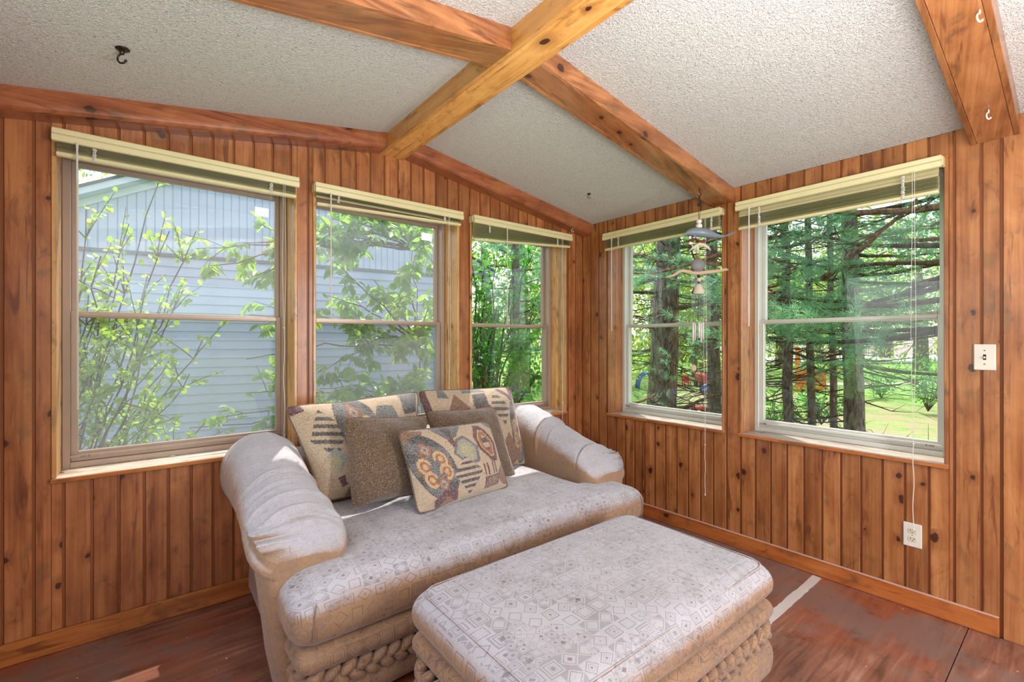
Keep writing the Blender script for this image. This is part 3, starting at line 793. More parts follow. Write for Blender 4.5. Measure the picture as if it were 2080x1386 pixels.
def soft(name, m, mat, parent, voxel=None, smooth=0, deform=None, label=None):
    """weld, optionally voxel-merge into one skin, relax, deform in world space"""
    o = mk(name, m.v, m.f, mat, parent, tuple(wl(parent)), True, True, True)
    if voxel:
        md = o.modifiers.new('r', 'REMESH'); md.mode = 'VOXEL'; md.voxel_size = voxel; md.use_smooth_shade = True
        if smooth: ms = o.modifiers.new('s', 'SMOOTH'); ms.iterations = smooth; ms.factor = .6
        bpy.context.view_layer.update(); dg = bpy.context.evaluated_depsgraph_get()
        me = bpy.data.meshes.new_from_object(o.evaluated_get(dg)); o.modifiers.clear(); o.data = me
        me.polygons.foreach_set('use_smooth', [True] * len(me.polygons))
        if not me.materials: me.materials.append(mat)
    if deform:
        me = o.data; k = len(me.vertices); A = np.empty(k * 3); me.vertices.foreach_get('co', A); A = A.reshape(-1, 3)
        Nn = np.empty(k * 3); me.vertices.foreach_get('normal', Nn); Nn = Nn.reshape(-1, 3)
        W = A + np.array(wl(parent)); A = deform(W, Nn) - np.array(wl(parent))
        me.vertices.foreach_set('co', A.ravel()); me.update()
    if label: o['label'] = label
    return o
def wob(W, s, seed):
    r = np.random.RandomState(seed); o = np.zeros(len(W))
    for k in range(7):
        d = r.normal(size=3); d *= s * r.uniform(.5, 1.7) / np.linalg.norm(d); o += np.sin(W @ d + r.uniform(0, 6.28)) / 7
    return o
def braid(m, path, z, hgt, out):
    """plait of overlapping lobes along a plan path [(x,y)], out = sign of outward normal"""
    P = [np.array(p, float) for p in path]; L = [0]
    for a, b in zip(P[:-1], P[1:]): L.append(L[-1] + np.linalg.norm(b - a))
    step = .027; k = 0; s = step / 2; r_ = random.Random(5)
    while s < L[-1]:
        i = max(j for j in range(len(P)) if L[j] <= s); i = min(i, len(P) - 2)
        f = (s - L[i]) / max(1e-6, L[i + 1] - L[i]); p = P[i] * (1 - f) + P[i + 1] * f
        t = (P[i + 1] - P[i]) / max(1e-6, np.linalg.norm(P[i + 1] - P[i])); n_ = np.array([t[1], -t[0]]) * out
        sg = 1 if k % 2 == 0 else -1; a = R(36) * sg
        ax = np.array([[t[0] * math.cos(a), t[1] * math.cos(a), math.sin(a)], [n_[0], n_[1], 0], [-t[0] * math.sin(a), -t[1] * math.sin(a), math.cos(a)]])
        c = (p[0] + n_[0] * .004 * r_.uniform(.5, 1.5), p[1] + n_[1] * .004, z + sg * hgt * .25)
        m.ell(c, (.037 * r_.uniform(.94, 1.06), .024, .0225 * r_.uniform(.94, 1.06) * hgt / .07), ax, 14, 8)
        s += step; k += 1
    return m
def rrect(x0, x1, y0, y1, r, n=6):
    P = []
    for cx, cy, a0 in ((x1 - r, y1 - r, 0), (x0 + r, y1 - r, 90), (x0 + r, y0 + r, 180), (x1 - r, y0 + r, 270)):
        for k in range(n + 1): a = R(a0 + 90 * k / n); P.append((cx + r * math.cos(a), cy + r * math.sin(a)))
    return P + [P[0]]

# ------------------------------------------------------------------ loveseat
SX0, SX1 = .395, 2.225; XC = (SX0 + SX1) / 2
sofa = empty('loveseat', (XC, 2.1, 0), 'faded cream loveseat with rolled arms and braided base under the windows', 'sofa')
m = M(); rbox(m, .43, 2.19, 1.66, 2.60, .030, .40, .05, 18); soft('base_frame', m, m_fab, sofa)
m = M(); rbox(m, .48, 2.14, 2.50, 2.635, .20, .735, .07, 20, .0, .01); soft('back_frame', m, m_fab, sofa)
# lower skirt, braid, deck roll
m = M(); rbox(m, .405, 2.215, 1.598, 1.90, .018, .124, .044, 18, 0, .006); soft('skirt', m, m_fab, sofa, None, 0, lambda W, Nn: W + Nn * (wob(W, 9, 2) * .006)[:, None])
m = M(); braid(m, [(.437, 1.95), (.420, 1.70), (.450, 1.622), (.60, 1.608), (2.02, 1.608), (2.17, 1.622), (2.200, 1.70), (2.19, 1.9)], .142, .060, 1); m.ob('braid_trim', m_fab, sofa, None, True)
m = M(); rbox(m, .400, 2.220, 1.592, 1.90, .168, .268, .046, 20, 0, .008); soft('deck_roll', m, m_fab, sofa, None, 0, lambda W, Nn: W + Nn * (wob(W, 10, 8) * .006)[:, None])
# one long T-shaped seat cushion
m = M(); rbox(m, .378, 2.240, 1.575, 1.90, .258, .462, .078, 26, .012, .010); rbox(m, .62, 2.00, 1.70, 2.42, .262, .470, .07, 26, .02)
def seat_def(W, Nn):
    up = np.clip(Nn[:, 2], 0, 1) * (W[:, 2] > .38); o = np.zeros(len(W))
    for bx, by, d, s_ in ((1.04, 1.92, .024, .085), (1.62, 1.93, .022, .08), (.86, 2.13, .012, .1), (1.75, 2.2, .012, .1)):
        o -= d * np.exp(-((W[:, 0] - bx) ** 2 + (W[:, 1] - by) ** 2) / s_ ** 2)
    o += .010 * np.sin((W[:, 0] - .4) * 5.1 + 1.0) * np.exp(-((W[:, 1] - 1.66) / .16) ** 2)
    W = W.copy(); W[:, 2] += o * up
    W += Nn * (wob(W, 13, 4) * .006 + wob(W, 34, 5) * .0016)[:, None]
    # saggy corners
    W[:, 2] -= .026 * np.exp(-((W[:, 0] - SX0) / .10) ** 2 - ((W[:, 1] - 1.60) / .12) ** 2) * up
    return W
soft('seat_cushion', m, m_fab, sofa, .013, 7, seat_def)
m_thread = plain('seam_thread', (140, 120, 102), .9)
for sx, q in ((SX0, 1), (SX1, -1)):
    m = M(); m.tube([(sx + q * .052, 1.575, .425), (sx + q * .044, 1.567, .39), (sx + q * .040, 1.566, .34), (sx + q * .046, 1.572, .295), (sx + q * .06, 1.59, .268)], .0022, 6); m.ob('corner_seam', m_thread, sofa)

def arm(side):
    """rolled arm, one continuous skin swept from the back to a blunt rounded front"""
    ys = np.concatenate([np.linspace(2.63, 1.86, 190), 1.86 - .105 * np.sin(np.linspace(0, math.pi / 2, 20))[1:]])
    ctrl_y = [2.65, 2.50, 2.36, 2.22, 2.08, 1.98, 1.90, 1.83, 1.75]; zt = [.815, .825, .795, .735, .690, .664, .635, .592, .535]
    prof0 = [(.436, .035), (.424, .16), (.418, .30), (.412, .42), (.372, .475), (.325, .530), (.298, .610), (.306, .70), (.350, .775), (.425, .822), (.505, .825), (.575, .785), (.618, .715), (.628, .62), (.622, .50), (.620, .36), (.615, .20), (.61, .035)]
    def cat(P, n):
        out = []; P = [np.array(p) for p in P]; k = len(P)
        for i in range(k):
            p0, p1, p2, p3 = P[(i - 1) % k], P[i], P[(i + 1) % k], P[(i + 2) % k]
            for j in range(n):
                t = j / n; out.append(.5 * ((2 * p1) + (-p0 + p2) * t + (2 * p0 - 5 * p1 + 4 * p2 - p3) * t * t + (-p0 + 3 * p1 - 3 * p2 + p3) * t ** 3))
        return np.array(out)
    base = cat(prof0, 4); nv = len(base); V = []; F = []
    for iy, y in enumerate(ys):
        zz = np.interp(y, ctrl_y[::-1], zt[::-1]); p = base.copy()
        hi = p[:, 1] > .44; k = np.clip((p[:, 1] - .44) / (.825 - .44), 0, 1)
        p[:, 1] = np.where(hi, .44 + k * (zz - .44), p[:, 1])
        # the roll slims a little toward the middle, swells again at the front
        sw = 1 + .05 * math.exp(-((y - 1.88) / .12) ** 2) - .05 * math.exp(-((y - 2.20) / .16) ** 2)
        cx = .465; p[:, 0] = cx + (p[:, 0] - cx) * np.where(p[:, 1] > .44, sw, 1)
        fr = min(1, max(0, (2.08 - y) / .20)); fr = fr * fr * (3 - 2 * fr)
        tgt = np.interp(p[:, 1], [0, .16, .30, .45, .53, .62], [.385, .352, .335, .318, .306, .300]); outer = (p[:, 0] < .46) & (p[:, 1] < .60)
        p[:, 0] = np.where(outer, p[:, 0] + (np.minimum(tgt, p[:, 0]) - p[:, 0]) * fr, p[:, 0])
        if y < 1.86:
            f = (1.86 - y) / .105; q = math.sqrt(max(0, 1 - f * f)); s_ = .30 + .70 * q
            c = np.array([cx + .01, .36]); p[:, 0] = c[0] + (p[:, 0] - c[0]) * (.62 + .38 * q); p[:, 1] = c[1] + (p[:, 1] - c[1]) * (.84 + .16 * q)
        for x, z in p: V.append((x if side < 0 else 2 * XC - x, y, max(z, .030)))
    n = nv; m_ = len(ys)
    for i in range(m_ - 1):
        for j in range(n): F.append((i * n + j, i * n + (j + 1) % n, (i + 1) * n + (j + 1) % n, (i + 1) * n + j))
    F.append(tuple(range(n))); F.append(tuple(reversed(range((m_ - 1) * n, m_ * n))))
    mm = M(); mm.add(V, F)
    # gathered folds: narrow grooves that run round the roll, more of them near the front
    folds = [(2.20, .10, .016, .0055), (2.02, .22, .015, .005), (1.93, .30, .016, .0055), (1.865, .34, .014, .005), (2.12, .12, .006, .005), (2.16, .11, .005, .005), (2.08, .16, .005, .005), (2.18, .1, .004, .004), (2.14, .13, .004, .004)] if side < 0 else \
            [(2.29, .10, .015, .0055), (1.93, .18, .014, .005), (2.20, .2, .005, .005), (1.84, .25, .008, .005)]
    def dfm(W, Nn):
        x = W[:, 0] if side < 0 else 2 * XC - W[:, 0]; o = np.zeros(len(W)); hi = np.clip((W[:, 2] - .53) / .10, 0, 1)
        for y0, sl, dp, wd in folds:
            yy = y0 + sl * ((x - .465) ** 2) * 5.5 * -1 + (.05 * (x - .465) if side < 0 else -.08 * (x - .465))
            t = (W[:, 1] - yy); o -= dp * np.exp(-(t / wd) ** 2) * hi; o += dp * .7 * np.exp(-((t + wd * 2.6) / (wd * 2.2)) ** 2) * hi
        o += wob(W * np.array([1, 3.2, 1]), 20, 11 if side < 0 else 12) * .0045 * hi
        o += wob(W, 9, 21) * .010
        return W + Nn * o[:, None]
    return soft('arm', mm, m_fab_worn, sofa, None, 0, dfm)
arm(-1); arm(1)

# ------------------------------------------------------------------ ottoman
OX0, OX1, OY0, OY1 = .690, 1.865, .730, 1.435
ott = empty('ottoman', ((OX0 + OX1) / 2, (OY0 + OY1) / 2, 0), 'long cream ottoman with geometric woven pattern and braided band in front of the sofa', 'ottoman')
def odef(seed, a=.006, b=.0015):
    def f(W, Nn): return W + Nn * (wob(W, 8, seed) * a + wob(W, 30, seed + 1) * b)[:, None]
    return f
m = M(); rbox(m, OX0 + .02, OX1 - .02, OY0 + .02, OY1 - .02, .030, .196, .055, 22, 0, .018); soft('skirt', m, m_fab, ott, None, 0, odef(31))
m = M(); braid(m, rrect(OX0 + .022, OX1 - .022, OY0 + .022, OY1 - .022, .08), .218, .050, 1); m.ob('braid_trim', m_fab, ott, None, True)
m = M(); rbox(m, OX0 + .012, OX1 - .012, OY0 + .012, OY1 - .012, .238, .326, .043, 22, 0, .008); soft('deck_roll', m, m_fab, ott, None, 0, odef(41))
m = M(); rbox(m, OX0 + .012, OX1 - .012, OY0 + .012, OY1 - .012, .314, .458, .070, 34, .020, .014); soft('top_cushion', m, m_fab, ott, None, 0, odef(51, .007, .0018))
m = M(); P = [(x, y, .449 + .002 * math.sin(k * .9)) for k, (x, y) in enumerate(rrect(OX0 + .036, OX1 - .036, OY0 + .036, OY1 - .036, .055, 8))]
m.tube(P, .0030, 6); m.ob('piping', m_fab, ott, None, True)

# ------------------------------------------------------------------ pillows
BEIGE, SLATE, DKS, RED, DRED, BRN, RUST, GREY, GOLD, OLIVE = [s2l(c)[:3] for c in ((186, 164, 136), (94, 98, 102), (56, 58, 64), (120, 44, 52), (84, 34, 44), (122, 84, 60), (150, 92, 62), (150, 150, 144), (196, 160, 112), (170, 164, 124))]
def inpoly(u, v, P):
    r = np.zeros(u.shape, bool); n = len(P)
    for i in range(n):
        x0, y0 = P[i]; x1, y1 = P[(i + 1) % n]
        c = ((y0 > v) != (y1 > v)); xx = (x1 - x0) * (v - y0) / ((y1 - y0) if y1 != y0 else 1e-9) + x0; r ^= c & (u < xx)
    return r
def scale_poly(P, k):
    c = np.mean(P, axis=0); return [tuple(c + (np.array(p) - c) * k) for p in P]
def pattern(u, v, kind):
    C = np.empty(u.shape + (3,)); C[:] = BEIGE
    def fill(mask, col): C[mask] = col
    def poly(P, col): fill(inpoly(u, v, P), col)
    def striped(P, c1, c2, n, sl=0.0):
        k = inpoly(u, v, P); w = np.floor((v + sl * u) * n) % 2 == 0; C[k & w] = c1; C[k & ~w] = c2
    def oval(cx, cy, a, b, tilt):
        t = R(tilt); x = (u - cx) * math.cos(t) + (v - cy) * math.sin(t); y = -(u - cx) * math.sin(t) + (v - cy) * math.cos(t)
        X, Y = x / a, y / b; e = X ** 2 + Y ** 2
        fill(e < 1, SLATE); fill((e < 1) & (np.sin(Y * 9 + X * 3) > .2), DKS)
        fill((np.abs(X * .9) + np.abs(Y)) < .80, BRN); fill((np.abs(X * .9) + np.abs(Y)) < .5, SLATE)
        for sy in (.52, -.52):
            dd = np.abs(X * .8) + np.abs(Y - sy); fill(dd < .24, RUST); fill(dd < .15, GREY); fill(dd < .07, BRN)
        for sx, sy in ((.42, .17), (.42, -.22), (-.42, .1), (-.42, -.3)):
            r_ = np.hypot((X - sx) * .8, Y - sy); an = np.arctan2(Y - sy, (X - sx) * (1 if sx > 0 else -1))
            fill((r_ < .25) & (r_ > .16) & (an > -2.3), GOLD); fill((r_ < .09), GOLD); fill((r_ < .16) & (r_ > .09), RUST)
        fill((e < 1) & (e > .93), DKS)
    def lozenge(P):
        poly(P, DRED); poly(scale_poly(P, .72), GOLD); poly(scale_poly(P, .62), RUST); c = np.mean(P, axis=0)
        q = scale_poly(P, .38); k = inpoly(u, v, q); C[k] = BEIGE; fill(k & (np.floor((v - c[1]) * 14) % 2 == 0), DKS)
    if kind == 't3':
        poly([(.0, .86), (.15, .84), (.2, .97), (0, 1)], BRN); poly([(0, .55), (.10, .62), (.12, .84), (0, .86)], SLATE)
        oval(.20, .50, .185, .43, 12)
        poly([(.26, 1), (.62, 1), (.50, .84), (.40, .80), (.33, .9)], SLATE); poly([(.36, 1), (.5, 1), (.44, .80)], DKS)
        poly([(.40, .62), (.47, .80), (.58, .84), (.69, .66), (.66, .46), (.52, .44)], SLATE); fill(inpoly(u, v, [(.43, .62), (.49, .77), (.57, .8), (.66, .66), (.63, .5), (.53, .48)]), GREY)
        poly([(.47, .63), (.53, .76), (.62, .66), (.59, .50)], OLIVE)
        poly([(.39, .80), (.45, .84), (.47, .72), (.42, .70)], DRED)
        striped([(.36, .36), (.50, .56), (.67, .36), (.50, .06)], DKS, BEIGE, 26)
        lozenge([(.68, .80), (.75, .97), (.82, .95), (.93, .66), (.90, .42), (.82, .42), (.70, .62)])
        for x in (.685, .725, .80, .835): poly([(x, .26), (x + .018, .26), (x + .018, .42), (x, .42)], DRED)
        poly([(.66, .08), (.68, .24), (.90, .24), (.84, .10)], DRED); k = inpoly(u, v, [(.68, .1), (.7, .22), (.87, .22), (.82, .11)]); fill(k & (np.sin(u * 190) * np.sin(v * 160) > .2), BEIGE)
        poly([(.15, .0), (.14, .10), (.24, .20), (.38, .19), (.38, .04)], DRED); poly([(.20, .02), (.27, .12), (.34, .05)], RUST)
        fill(np.hypot(u - 1.0, (v - .20) * .8) < .13, BRN); fill(np.hypot(u - .98, v - .98) < .08, SLATE)
    elif kind == 'p1':
        poly([(0, .9), (.10, .92), (.08, 1), (0, 1)], DRED)
        striped([(.05, .60), (.18, .92), (.33, .66), (.20, .38)], DKS, BEIGE, 24, .25)
        poly([(.12, .42), (.20, .50), (.28, .38), (.20, .24)], GREY); poly([(.13, .38), (.18, .44), (.24, .36), (.18, .26)], OLIVE)
        poly([(.17, .20), (.23, .22), (.24, .12), (.19, .10)], DRED)
        poly([(.20, .02), (.33, .20), (.46, .06), (.34, -.08)], BRN)
        oval(.45, .54, .16, .56, 8)
        poly([(.55, .70), (.78, .66), (.72, .86), (.60, .88)], SLATE); poly([(.60, .52), (.70, .7), (.84, .52)], BRN)
        poly([(.82, .80), (.96, .82), (.98, 1), (.80, 1)], SLATE); poly([(.84, .74), (.97, .76), (.97, .82), (.82, .80)], DKS)
        for x in (.86, .89, .945): poly([(x, .60), (x + .012, .60), (x + .012, .72), (x, .72)], DRED)
        poly([(.55, .1), (.75, .3), (.9, .1), (.7, -.1)], RUST); striped([(.7, .35), (.8, .55), (.95, .35), (.8, .15)], DKS, BEIGE, 24)
    else:
        fill(u < .05, DRED); poly([(.18, .66), (.30, .92), (.42, .66)], BRN); poly([(.14, .88), (.24, .86), (.22, 1), (.16, 1)], SLATE)
        poly([(.38, .92), (.66, .94), (.58, 1), (.40, 1)], SLATE); poly([(.44, .74), (.60, .74), (.62, .92), (.47, .90)], DKS); poly([(.46, .68), (.62, .66), (.62, .74), (.44, .74)], DRED)
        striped([(.62, .72), (.72, .94), (.86, .70), (.74, .48)], DKS, BEIGE, 24)
        poly([(.76, .96), (.92, .80), (1, .84), (1, 1), (.94, 1), (.92, .88), (.82, .98)], DRED)
        oval(.93, .42, .12, .40, -4); poly([(.62, .18), (.76, .40), (.90, .12), (.76, -.04)], BRN)
        poly([(.3, .1), (.45, .4), (.6, .1)], SLATE)
    return np.clip(C, 0, 1)
def pillow(name, c4, thick, mat, label, n=60, kind=None, seed=1, group=None, puff=.45, sag=0):
    """c4 = top-left, top-right, bottom-right, bottom-left corners in space, front faces the camera"""
    TL, TR, BR, BL = [np.array(p, float) for p in c4]
    g = (1 - np.cos(np.linspace(0, math.pi, n + 1))) / 2; g = .5 * g + .5 * np.linspace(0, 1, n + 1)
    U, Vv = np.meshgrid(g, g, indexing='ij')
    eu, ev = 4 * U * (1 - U), 4 * Vv * (1 - Vv)
    pinch = .022
    U2 = U + (U - .5) * -pinch * 2 * (ev ** .8) * (np.abs(2 * U - 1) ** 2); V2 = Vv + (Vv - .5) * -pinch * 2 * (eu ** .8) * (np.abs(2 * Vv - 1) ** 2)
    U2 = .5 + (U2 - .5) * (1 - .045 * np.abs(2 * Vv - 1) ** 9); V2 = .5 + (V2 - .5) * (1 - .045 * np.abs(2 * U - 1) ** 9)
    S = (TL * (1 - U2)[..., None] + TR * U2[..., None]) * V2[..., None] + (BL * (1 - U2)[..., None] + BR * U2[..., None]) * (1 - V2)[..., None]
    nr = np.cross(TR - TL, TL - BL); nr /= np.linalg.norm(nr)
    if nr[1] > 0: nr = -nr
    H = thick * (eu * ev) ** (puff + .16)
    W = S.reshape(-1, 3); wr = (wob(W, 20, seed) * .016 + wob(W, 55, seed + 3) * .005).reshape(U.shape) * np.clip((eu * ev) * 6, 0, 1)
    if sag: S = S.copy(); S[..., 2] -= sag * np.sin(U * math.pi * 1.0) * Vv ** 2 + sag * .35 * np.sin(U * 13 + seed) * Vv ** 3
    A = S + nr * (H + wr)[..., None]; B = S - nr * (H * .8)[..., None]
    k = (n + 1) ** 2; V = np.concatenate([A.reshape(-1, 3), B.reshape(-1, 3)])
    i, j = np.meshgrid(np.arange(n), np.arange(n), indexing='ij'); a = (i * (n + 1) + j).ravel()
    F = np.stack([a, a + n + 1, a + n + 2, a + 1], 1); G = np.stack([a, a + 1, a + n + 2, a + n + 1], 1) + k
    me = bpy.data.meshes.new(name); ctr = W.mean(0); root = empty(name, tuple(ctr), label, 'pillow', group)
    V = V - ctr; me.from_pydata(V.tolist(), [], np.concatenate([F, G]).tolist())
    if kind:
        col = pattern(U, Vv, kind).reshape(-1, 3); ca = me.color_attributes.new('pattern', 'FLOAT_COLOR', 'POINT')
        full = np.ones((2 * k, 4), np.float32); full[:k, :3] = col; full[k:, :3] = col; ca.data.foreach_set('color', full.ravel())
    b = bmesh.new(); b.from_mesh(me); bmesh.ops.remove_doubles(b, verts=b.verts, dist=1e-4); b.to_mesh(me); b.free()
    me.polygons.foreach_set('use_smooth', [True] * len(me.polygons))
    o = put('cover', me, mat, root, tuple(ctr))
    # seam welt round the edge
    E = [S[q, 0] for q in range(n)] + [S[n, q] for q in range(n)] + [S[n - q, n] for q in range(n)] + [S[0, n - q] for q in range(n + 1)]
    mm = M(); mm.tube([tuple(p) for p in E], .0045, 6, False); mm.ob('seam_welt', mat if not kind else m_chen, root, None, True)
    return root
pillow('back_pillow', (onY(574, 826, 2.47), onY(852, 793, 2.50), onY(845, 985, 2.33), onY(655, 1022, 2.31)), .105, m_tap, 'large tapestry pillow at the left of the sofa back, red corner at its upper left', 150, 'p1', 3, None, .42, .004)
pillow('back_pillow', (onY(846, 793, 2.54), onY(1038, 785, 2.52), onY(1072, 945, 2.36), onY(900, 960, 2.37)), .10, m_tap, 'large tapestry pillow at the right of the sofa back against the right arm', 140, 'p2', 8, None, .42)
pillow('throw_pillow', (onY(697, 848, 2.24), onY(868, 845, 2.26), onY(858, 1002, 2.10), onY(716, 1034, 2.12)), .095, m_chen, 'plain brown chenille pillow left of the small patterned one', 64, None, 5)
pillow('throw_pillow', (onY(866, 836, 2.33), onY(1006, 826, 2.33), onY(1050, 974, 2.17), onY(905, 990, 2.17)), .085, m_chen, 'plain brown chenille pillow peeking out right of the small patterned one', 64, None, 6)
pillow('throw_pillow', (onY(806, 876, 2.06), onY(993, 855, 2.09), onY(1034, 990, 1.985), onY(848, 1048, 1.955)), .088, m_tap, 'small tapestry pillow with a red lozenge, frontmost on the seat', 160, 't3', 9)

# ------------------------------------------------------------------ wind chime
RV = Vector((math.sin(TH), -math.cos(TH), 0)); FV = Vector((math.cos(TH), math.sin(TH), 0))
C0 = Vector((2.631, 1.476, 0))
def cp(px, py, d=0.0):
    f = C0.dot(FV); return FV * (f + d) + RV * ((px - 1040) / 944 * f) + Vector((0, 0, CAMH + (694 - py) / 944 * f))
ch = empty('wind_chime', tuple(cp(1421, 385)), 'hanging chime with a grey dolphin, stones and driftwood on the rafter before the corner window', 'wind chime')
mp = lambda n_, c, r=.6, b=0: plain(n_, c, r, 0, b)
m_dol, m_coral, m_shell, m_stone, m_drift = mp('dolphin_glaze', (128, 142, 156), .3), mp('coral_brown', (120, 64, 40), .8, 90), mp('shell_white', (216, 206, 188), .5, 60), mp('grey_stone', (130, 128, 130), .5, 50), mp('driftwood', (204, 180, 148), .8, 70)
m_white = mp('white_bead', (232, 230, 224), .3); m_dkc = mp('dark_cord', (44, 38, 36), .8)
m = M(); top = cp(1421, 386); top.z = zc(top.x) - .087
P = [top, top + Vector((0, 0, -.012))] + [top + Vector((0, 0, -.022 - .011 * (1 - math.cos(R(26 * k))))) + RV * .010 * math.sin(R(26 * k)) for k in range(1, 10)]
m.tube(P, .0028, 6); m.ob('hook', m_bronze, ch, None, True)
m = M(); m.tube([cp(1420 + 1.2 * math.sin(k), 398 + k * 5.4) for k in range(5)], .0042, 6); m.ell(cp(1420, 416), (.011, .011, .011)); m.tube([cp(1418, 418), cp(1418.5, 434), cp(1419, 449)], .0016, 5); m.tube([cp(1422, 418), cp(1421.8, 434), cp(1421, 449)], .0016, 5); m.ob('cord', m_dkc, ch)
m = M(); m.ell(cp(1420, 450), (.017, .017, .014), None, 14, 8); m.ell(cp(1420, 459.5), (.020, .020, .017), None, 14, 8); m.ob('bead', m_white, ch, None, True)
# dolphin: tapering body swept beak to tail, with fins and flukes
st = [(1386, 476, .4), (1390, 475.5, 1.4), (1394, 474.5, 2.3), (1397, 473, 4.2), (1403, 472, 6.4), (1411, 471.5, 7.7), (1421, 472, 8.3), (1432, 473.5, 7.8), (1443, 476, 6.2), (1453, 478.6, 4.2), (1462, 480, 2.8), (1469, 480, 1.9), (1474, 478.8, 1.4)]
k_ = C0.dot(FV) / 944
m = M(); m.tube([cp(a, b) for a, b, c in st], [c * k_ * 1.22 for a, b, c in st], 14)
m.add([cp(1430, 467), cp(1436, 466.5), cp(1441, 459, .004), cp(1440, 468.5), cp(1434, 467, .006), cp(1434, 467, -.006)], [(0, 4, 2), (0, 2, 5), (4, 3, 2), (5, 2, 3)])
for d in (-.05, .05): m.add([cp(1472, 479.5), cp(1474, 477.5), cp(1484, 474, d), cp(1485, 478, d * .8), cp(1477, 481)], [(0, 1, 2, 3, 4)])
for d in (-.03, .03): m.add([cp(1405, 477, d * .4), cp(1412, 478, d * .5), cp(1411, 489, d * 1.3), cp(1408, 485, d)], [(0, 1, 2, 3)])
m.ob('dolphin', m_dol, ch, None, True)
m = M(); rr = random.Random(8)
for k in range(16): m.ell(cp(1399 + k * 2.1, 489 + 2.5 * math.sin(k * .5 + 2.2) + rr.uniform(-1, 1), rr.uniform(-.01, .01)), (.011, .012, .0075), None, 8, 5)
m.ob('coral_branch', m_coral, ch, None, True)
m = M(); m.ell(cp(1417, 504), (.012, .010, .020)); m.tube([cp(1400, 510), cp(1406, 505), cp(1413, 500), cp(1420, 496), cp(1430, 498), cp(1438, 503), cp(1444, 509)], [.002, .006, .010, .012, .012, .009, .002], 8)
m.tube([cp(1412, 508), cp(1408, 503), cp(1405, 496)], [.002, .007, .003], 6); m.ell(cp(1417.5, 512), (.008, .008, .011)); m.ob('shell', m_shell, ch, None, True)
m = M(); m.ell(cp(1417, 520), (.016, .014, .010)); m.ob('bead', mp('olive_bead', (150, 138, 74)), ch, None, True)
m = M(); m.ell(cp(1417.5, 539), (.043, .026, .042), np.array([RV, FV, (0, 0, 1)]), 20, 12); m.ob('stone', m_stone, ch, None, True)
m = M(); P = [(1352, 563.5), (1360, 562), (1370, 558.5), (1379, 552), (1386, 550), (1396, 552), (1408, 555), (1420, 555), (1433, 553.5), (1447, 552), (1460, 550.5), (1470, 548.5), (1476, 545.5)]
m.tube([cp(a, b) for a, b in P], [.004, .0065, .0085, .010, .0105, .0115, .012, .0125, .012, .011, .010, .009, .005], 10); m.tube([cp(1471, 548), cp(1477, 549), cp(1480, 547)], [.006, .005, .002], 6); m.ob('driftwood', m_drift, ch, None, True)
m = M()
for sx in (-1, 1): m.tube([cp(1418 + sx * 9, 541), cp(1418 + sx * 12, 550), cp(1418 + sx * 12.5, 558)], .0042, 6); m.tube([cp(1418 + sx * 8, 585), cp(1418 + sx * 12, 597)], .0045, 6)
m.ell(cp(1419, 561), (.010, .010, .008)); m.tube([cp(1419, 560), cp(1419, 580)], .004, 6); m.ob('cord', m_dkc, ch, None, True)
m = M(); m.ell(cp(1419.5, 568.5), (.016, .014, .013)); m.ob('bead', m_shell, ch, None, True)
m = M(); m.tube([cp(1418.5, 577), cp(1418.5, 580), cp(1418.5, 588), cp(1418.5, 595), cp(1418.5, 598)], [.012, .020, .029, .034, .033], 16); m.ob('bell', m_shell, ch, None, True)
m = M()
for k in range(5): a = cp(1408 + k * 5.4, 655 + (k % 2) * 1.5, .012 * math.sin(k * 2.1)); m.tube([a, a + Vector((0, 0, -.115 + .012 * (k % 3)))], .0062, 8)
m.ob('chime_tubes', m_white, ch, None, True)
m = M()
for k in range(5): a = cp(1408 + k * 5.4, 655 + (k % 2) * 1.5, .012 * math.sin(k * 2.1)); m.tube([cp(1413 + k * 2.6, 597), a], .0007, 4)
m.tube([cp(1419, 598), cp(1411, 745)], .0007, 4); m.ob('thread', m_dkc, ch)
m = M(); m.ell(cp(1409, 748), (.017, .006, .021), np.array([RV, FV, (0, 0, 1)]), 12, 8); m.ob('clapper', m_drift, ch, None, True)

# ================================================================== OUTSIDE
GZ = -.60
m = M()
g = np.linspace(-1, 1, 61); gx = np.sign(g) * np.abs(g) ** 1.6 * 70
P = []; rr = np.random.RandomState(4)
for y in gx:
    for x in gx:
        inside = (XW - .6 < x < DB + .6) and (YN - .6 < y < DA + .6)
        P.append((x + 1.2, y + 1.2, GZ + (0 if abs(x) < 4 and abs(y) < 4 else .10 * math.sin(x * .31 + y * .17)) ))
n = len(gx)
tag(mk('ground', P, [(j * n + i, j * n + i + 1, (j + 1) * n + i + 1, (j + 1) * n + i) for j in range(n - 1) for i in range(n - 1)], m_lawn, None, (0, 0, 0), True), kind='structure')
# porch base, roof overhang
m = M(); m.box(XW - .10, DB + .15, YN - .10, DA + .15, GZ - .05, -.061); tag(m.ob('foundation', m_soffit), kind='structure')
r = M()
for a, b in ((XW - .45, 1.222), (1.222, DB + .50)):
    P = [(a, YN - .3, zc(a) + .055), (b, YN - .3, zc(b) + .055), (b, DA + .38, zc(b) + .055), (a, DA + .38, zc(a) + .055)]; P += [(x, y, z + .09) for x, y, z in P]
    r.add(P, [(3, 2, 1, 0), (4, 5, 6, 7), (0, 1, 5, 4), (1, 2, 6, 5), (2, 3, 7, 6), (3, 0, 4, 7)])
roof = tag(r.ob('roof', m_shingle), kind='structure')
y = YN - .3; k = 0
while y < DA + .38:      # vented soffit boards under the eave on the right
    m = M(); m.bbox(DB + .151, DB + .50, y, min(y + .098, DA + .38), 2.148, 2.160, .001); m.ob('soffit_board', m_soffit, roof); y += .10
m = M(); m.bbox(DB + .50, DB + .525, YN - .3, DA + .38, 2.13, 2.30, .002); m.ob('fascia', m_soffit, roof)

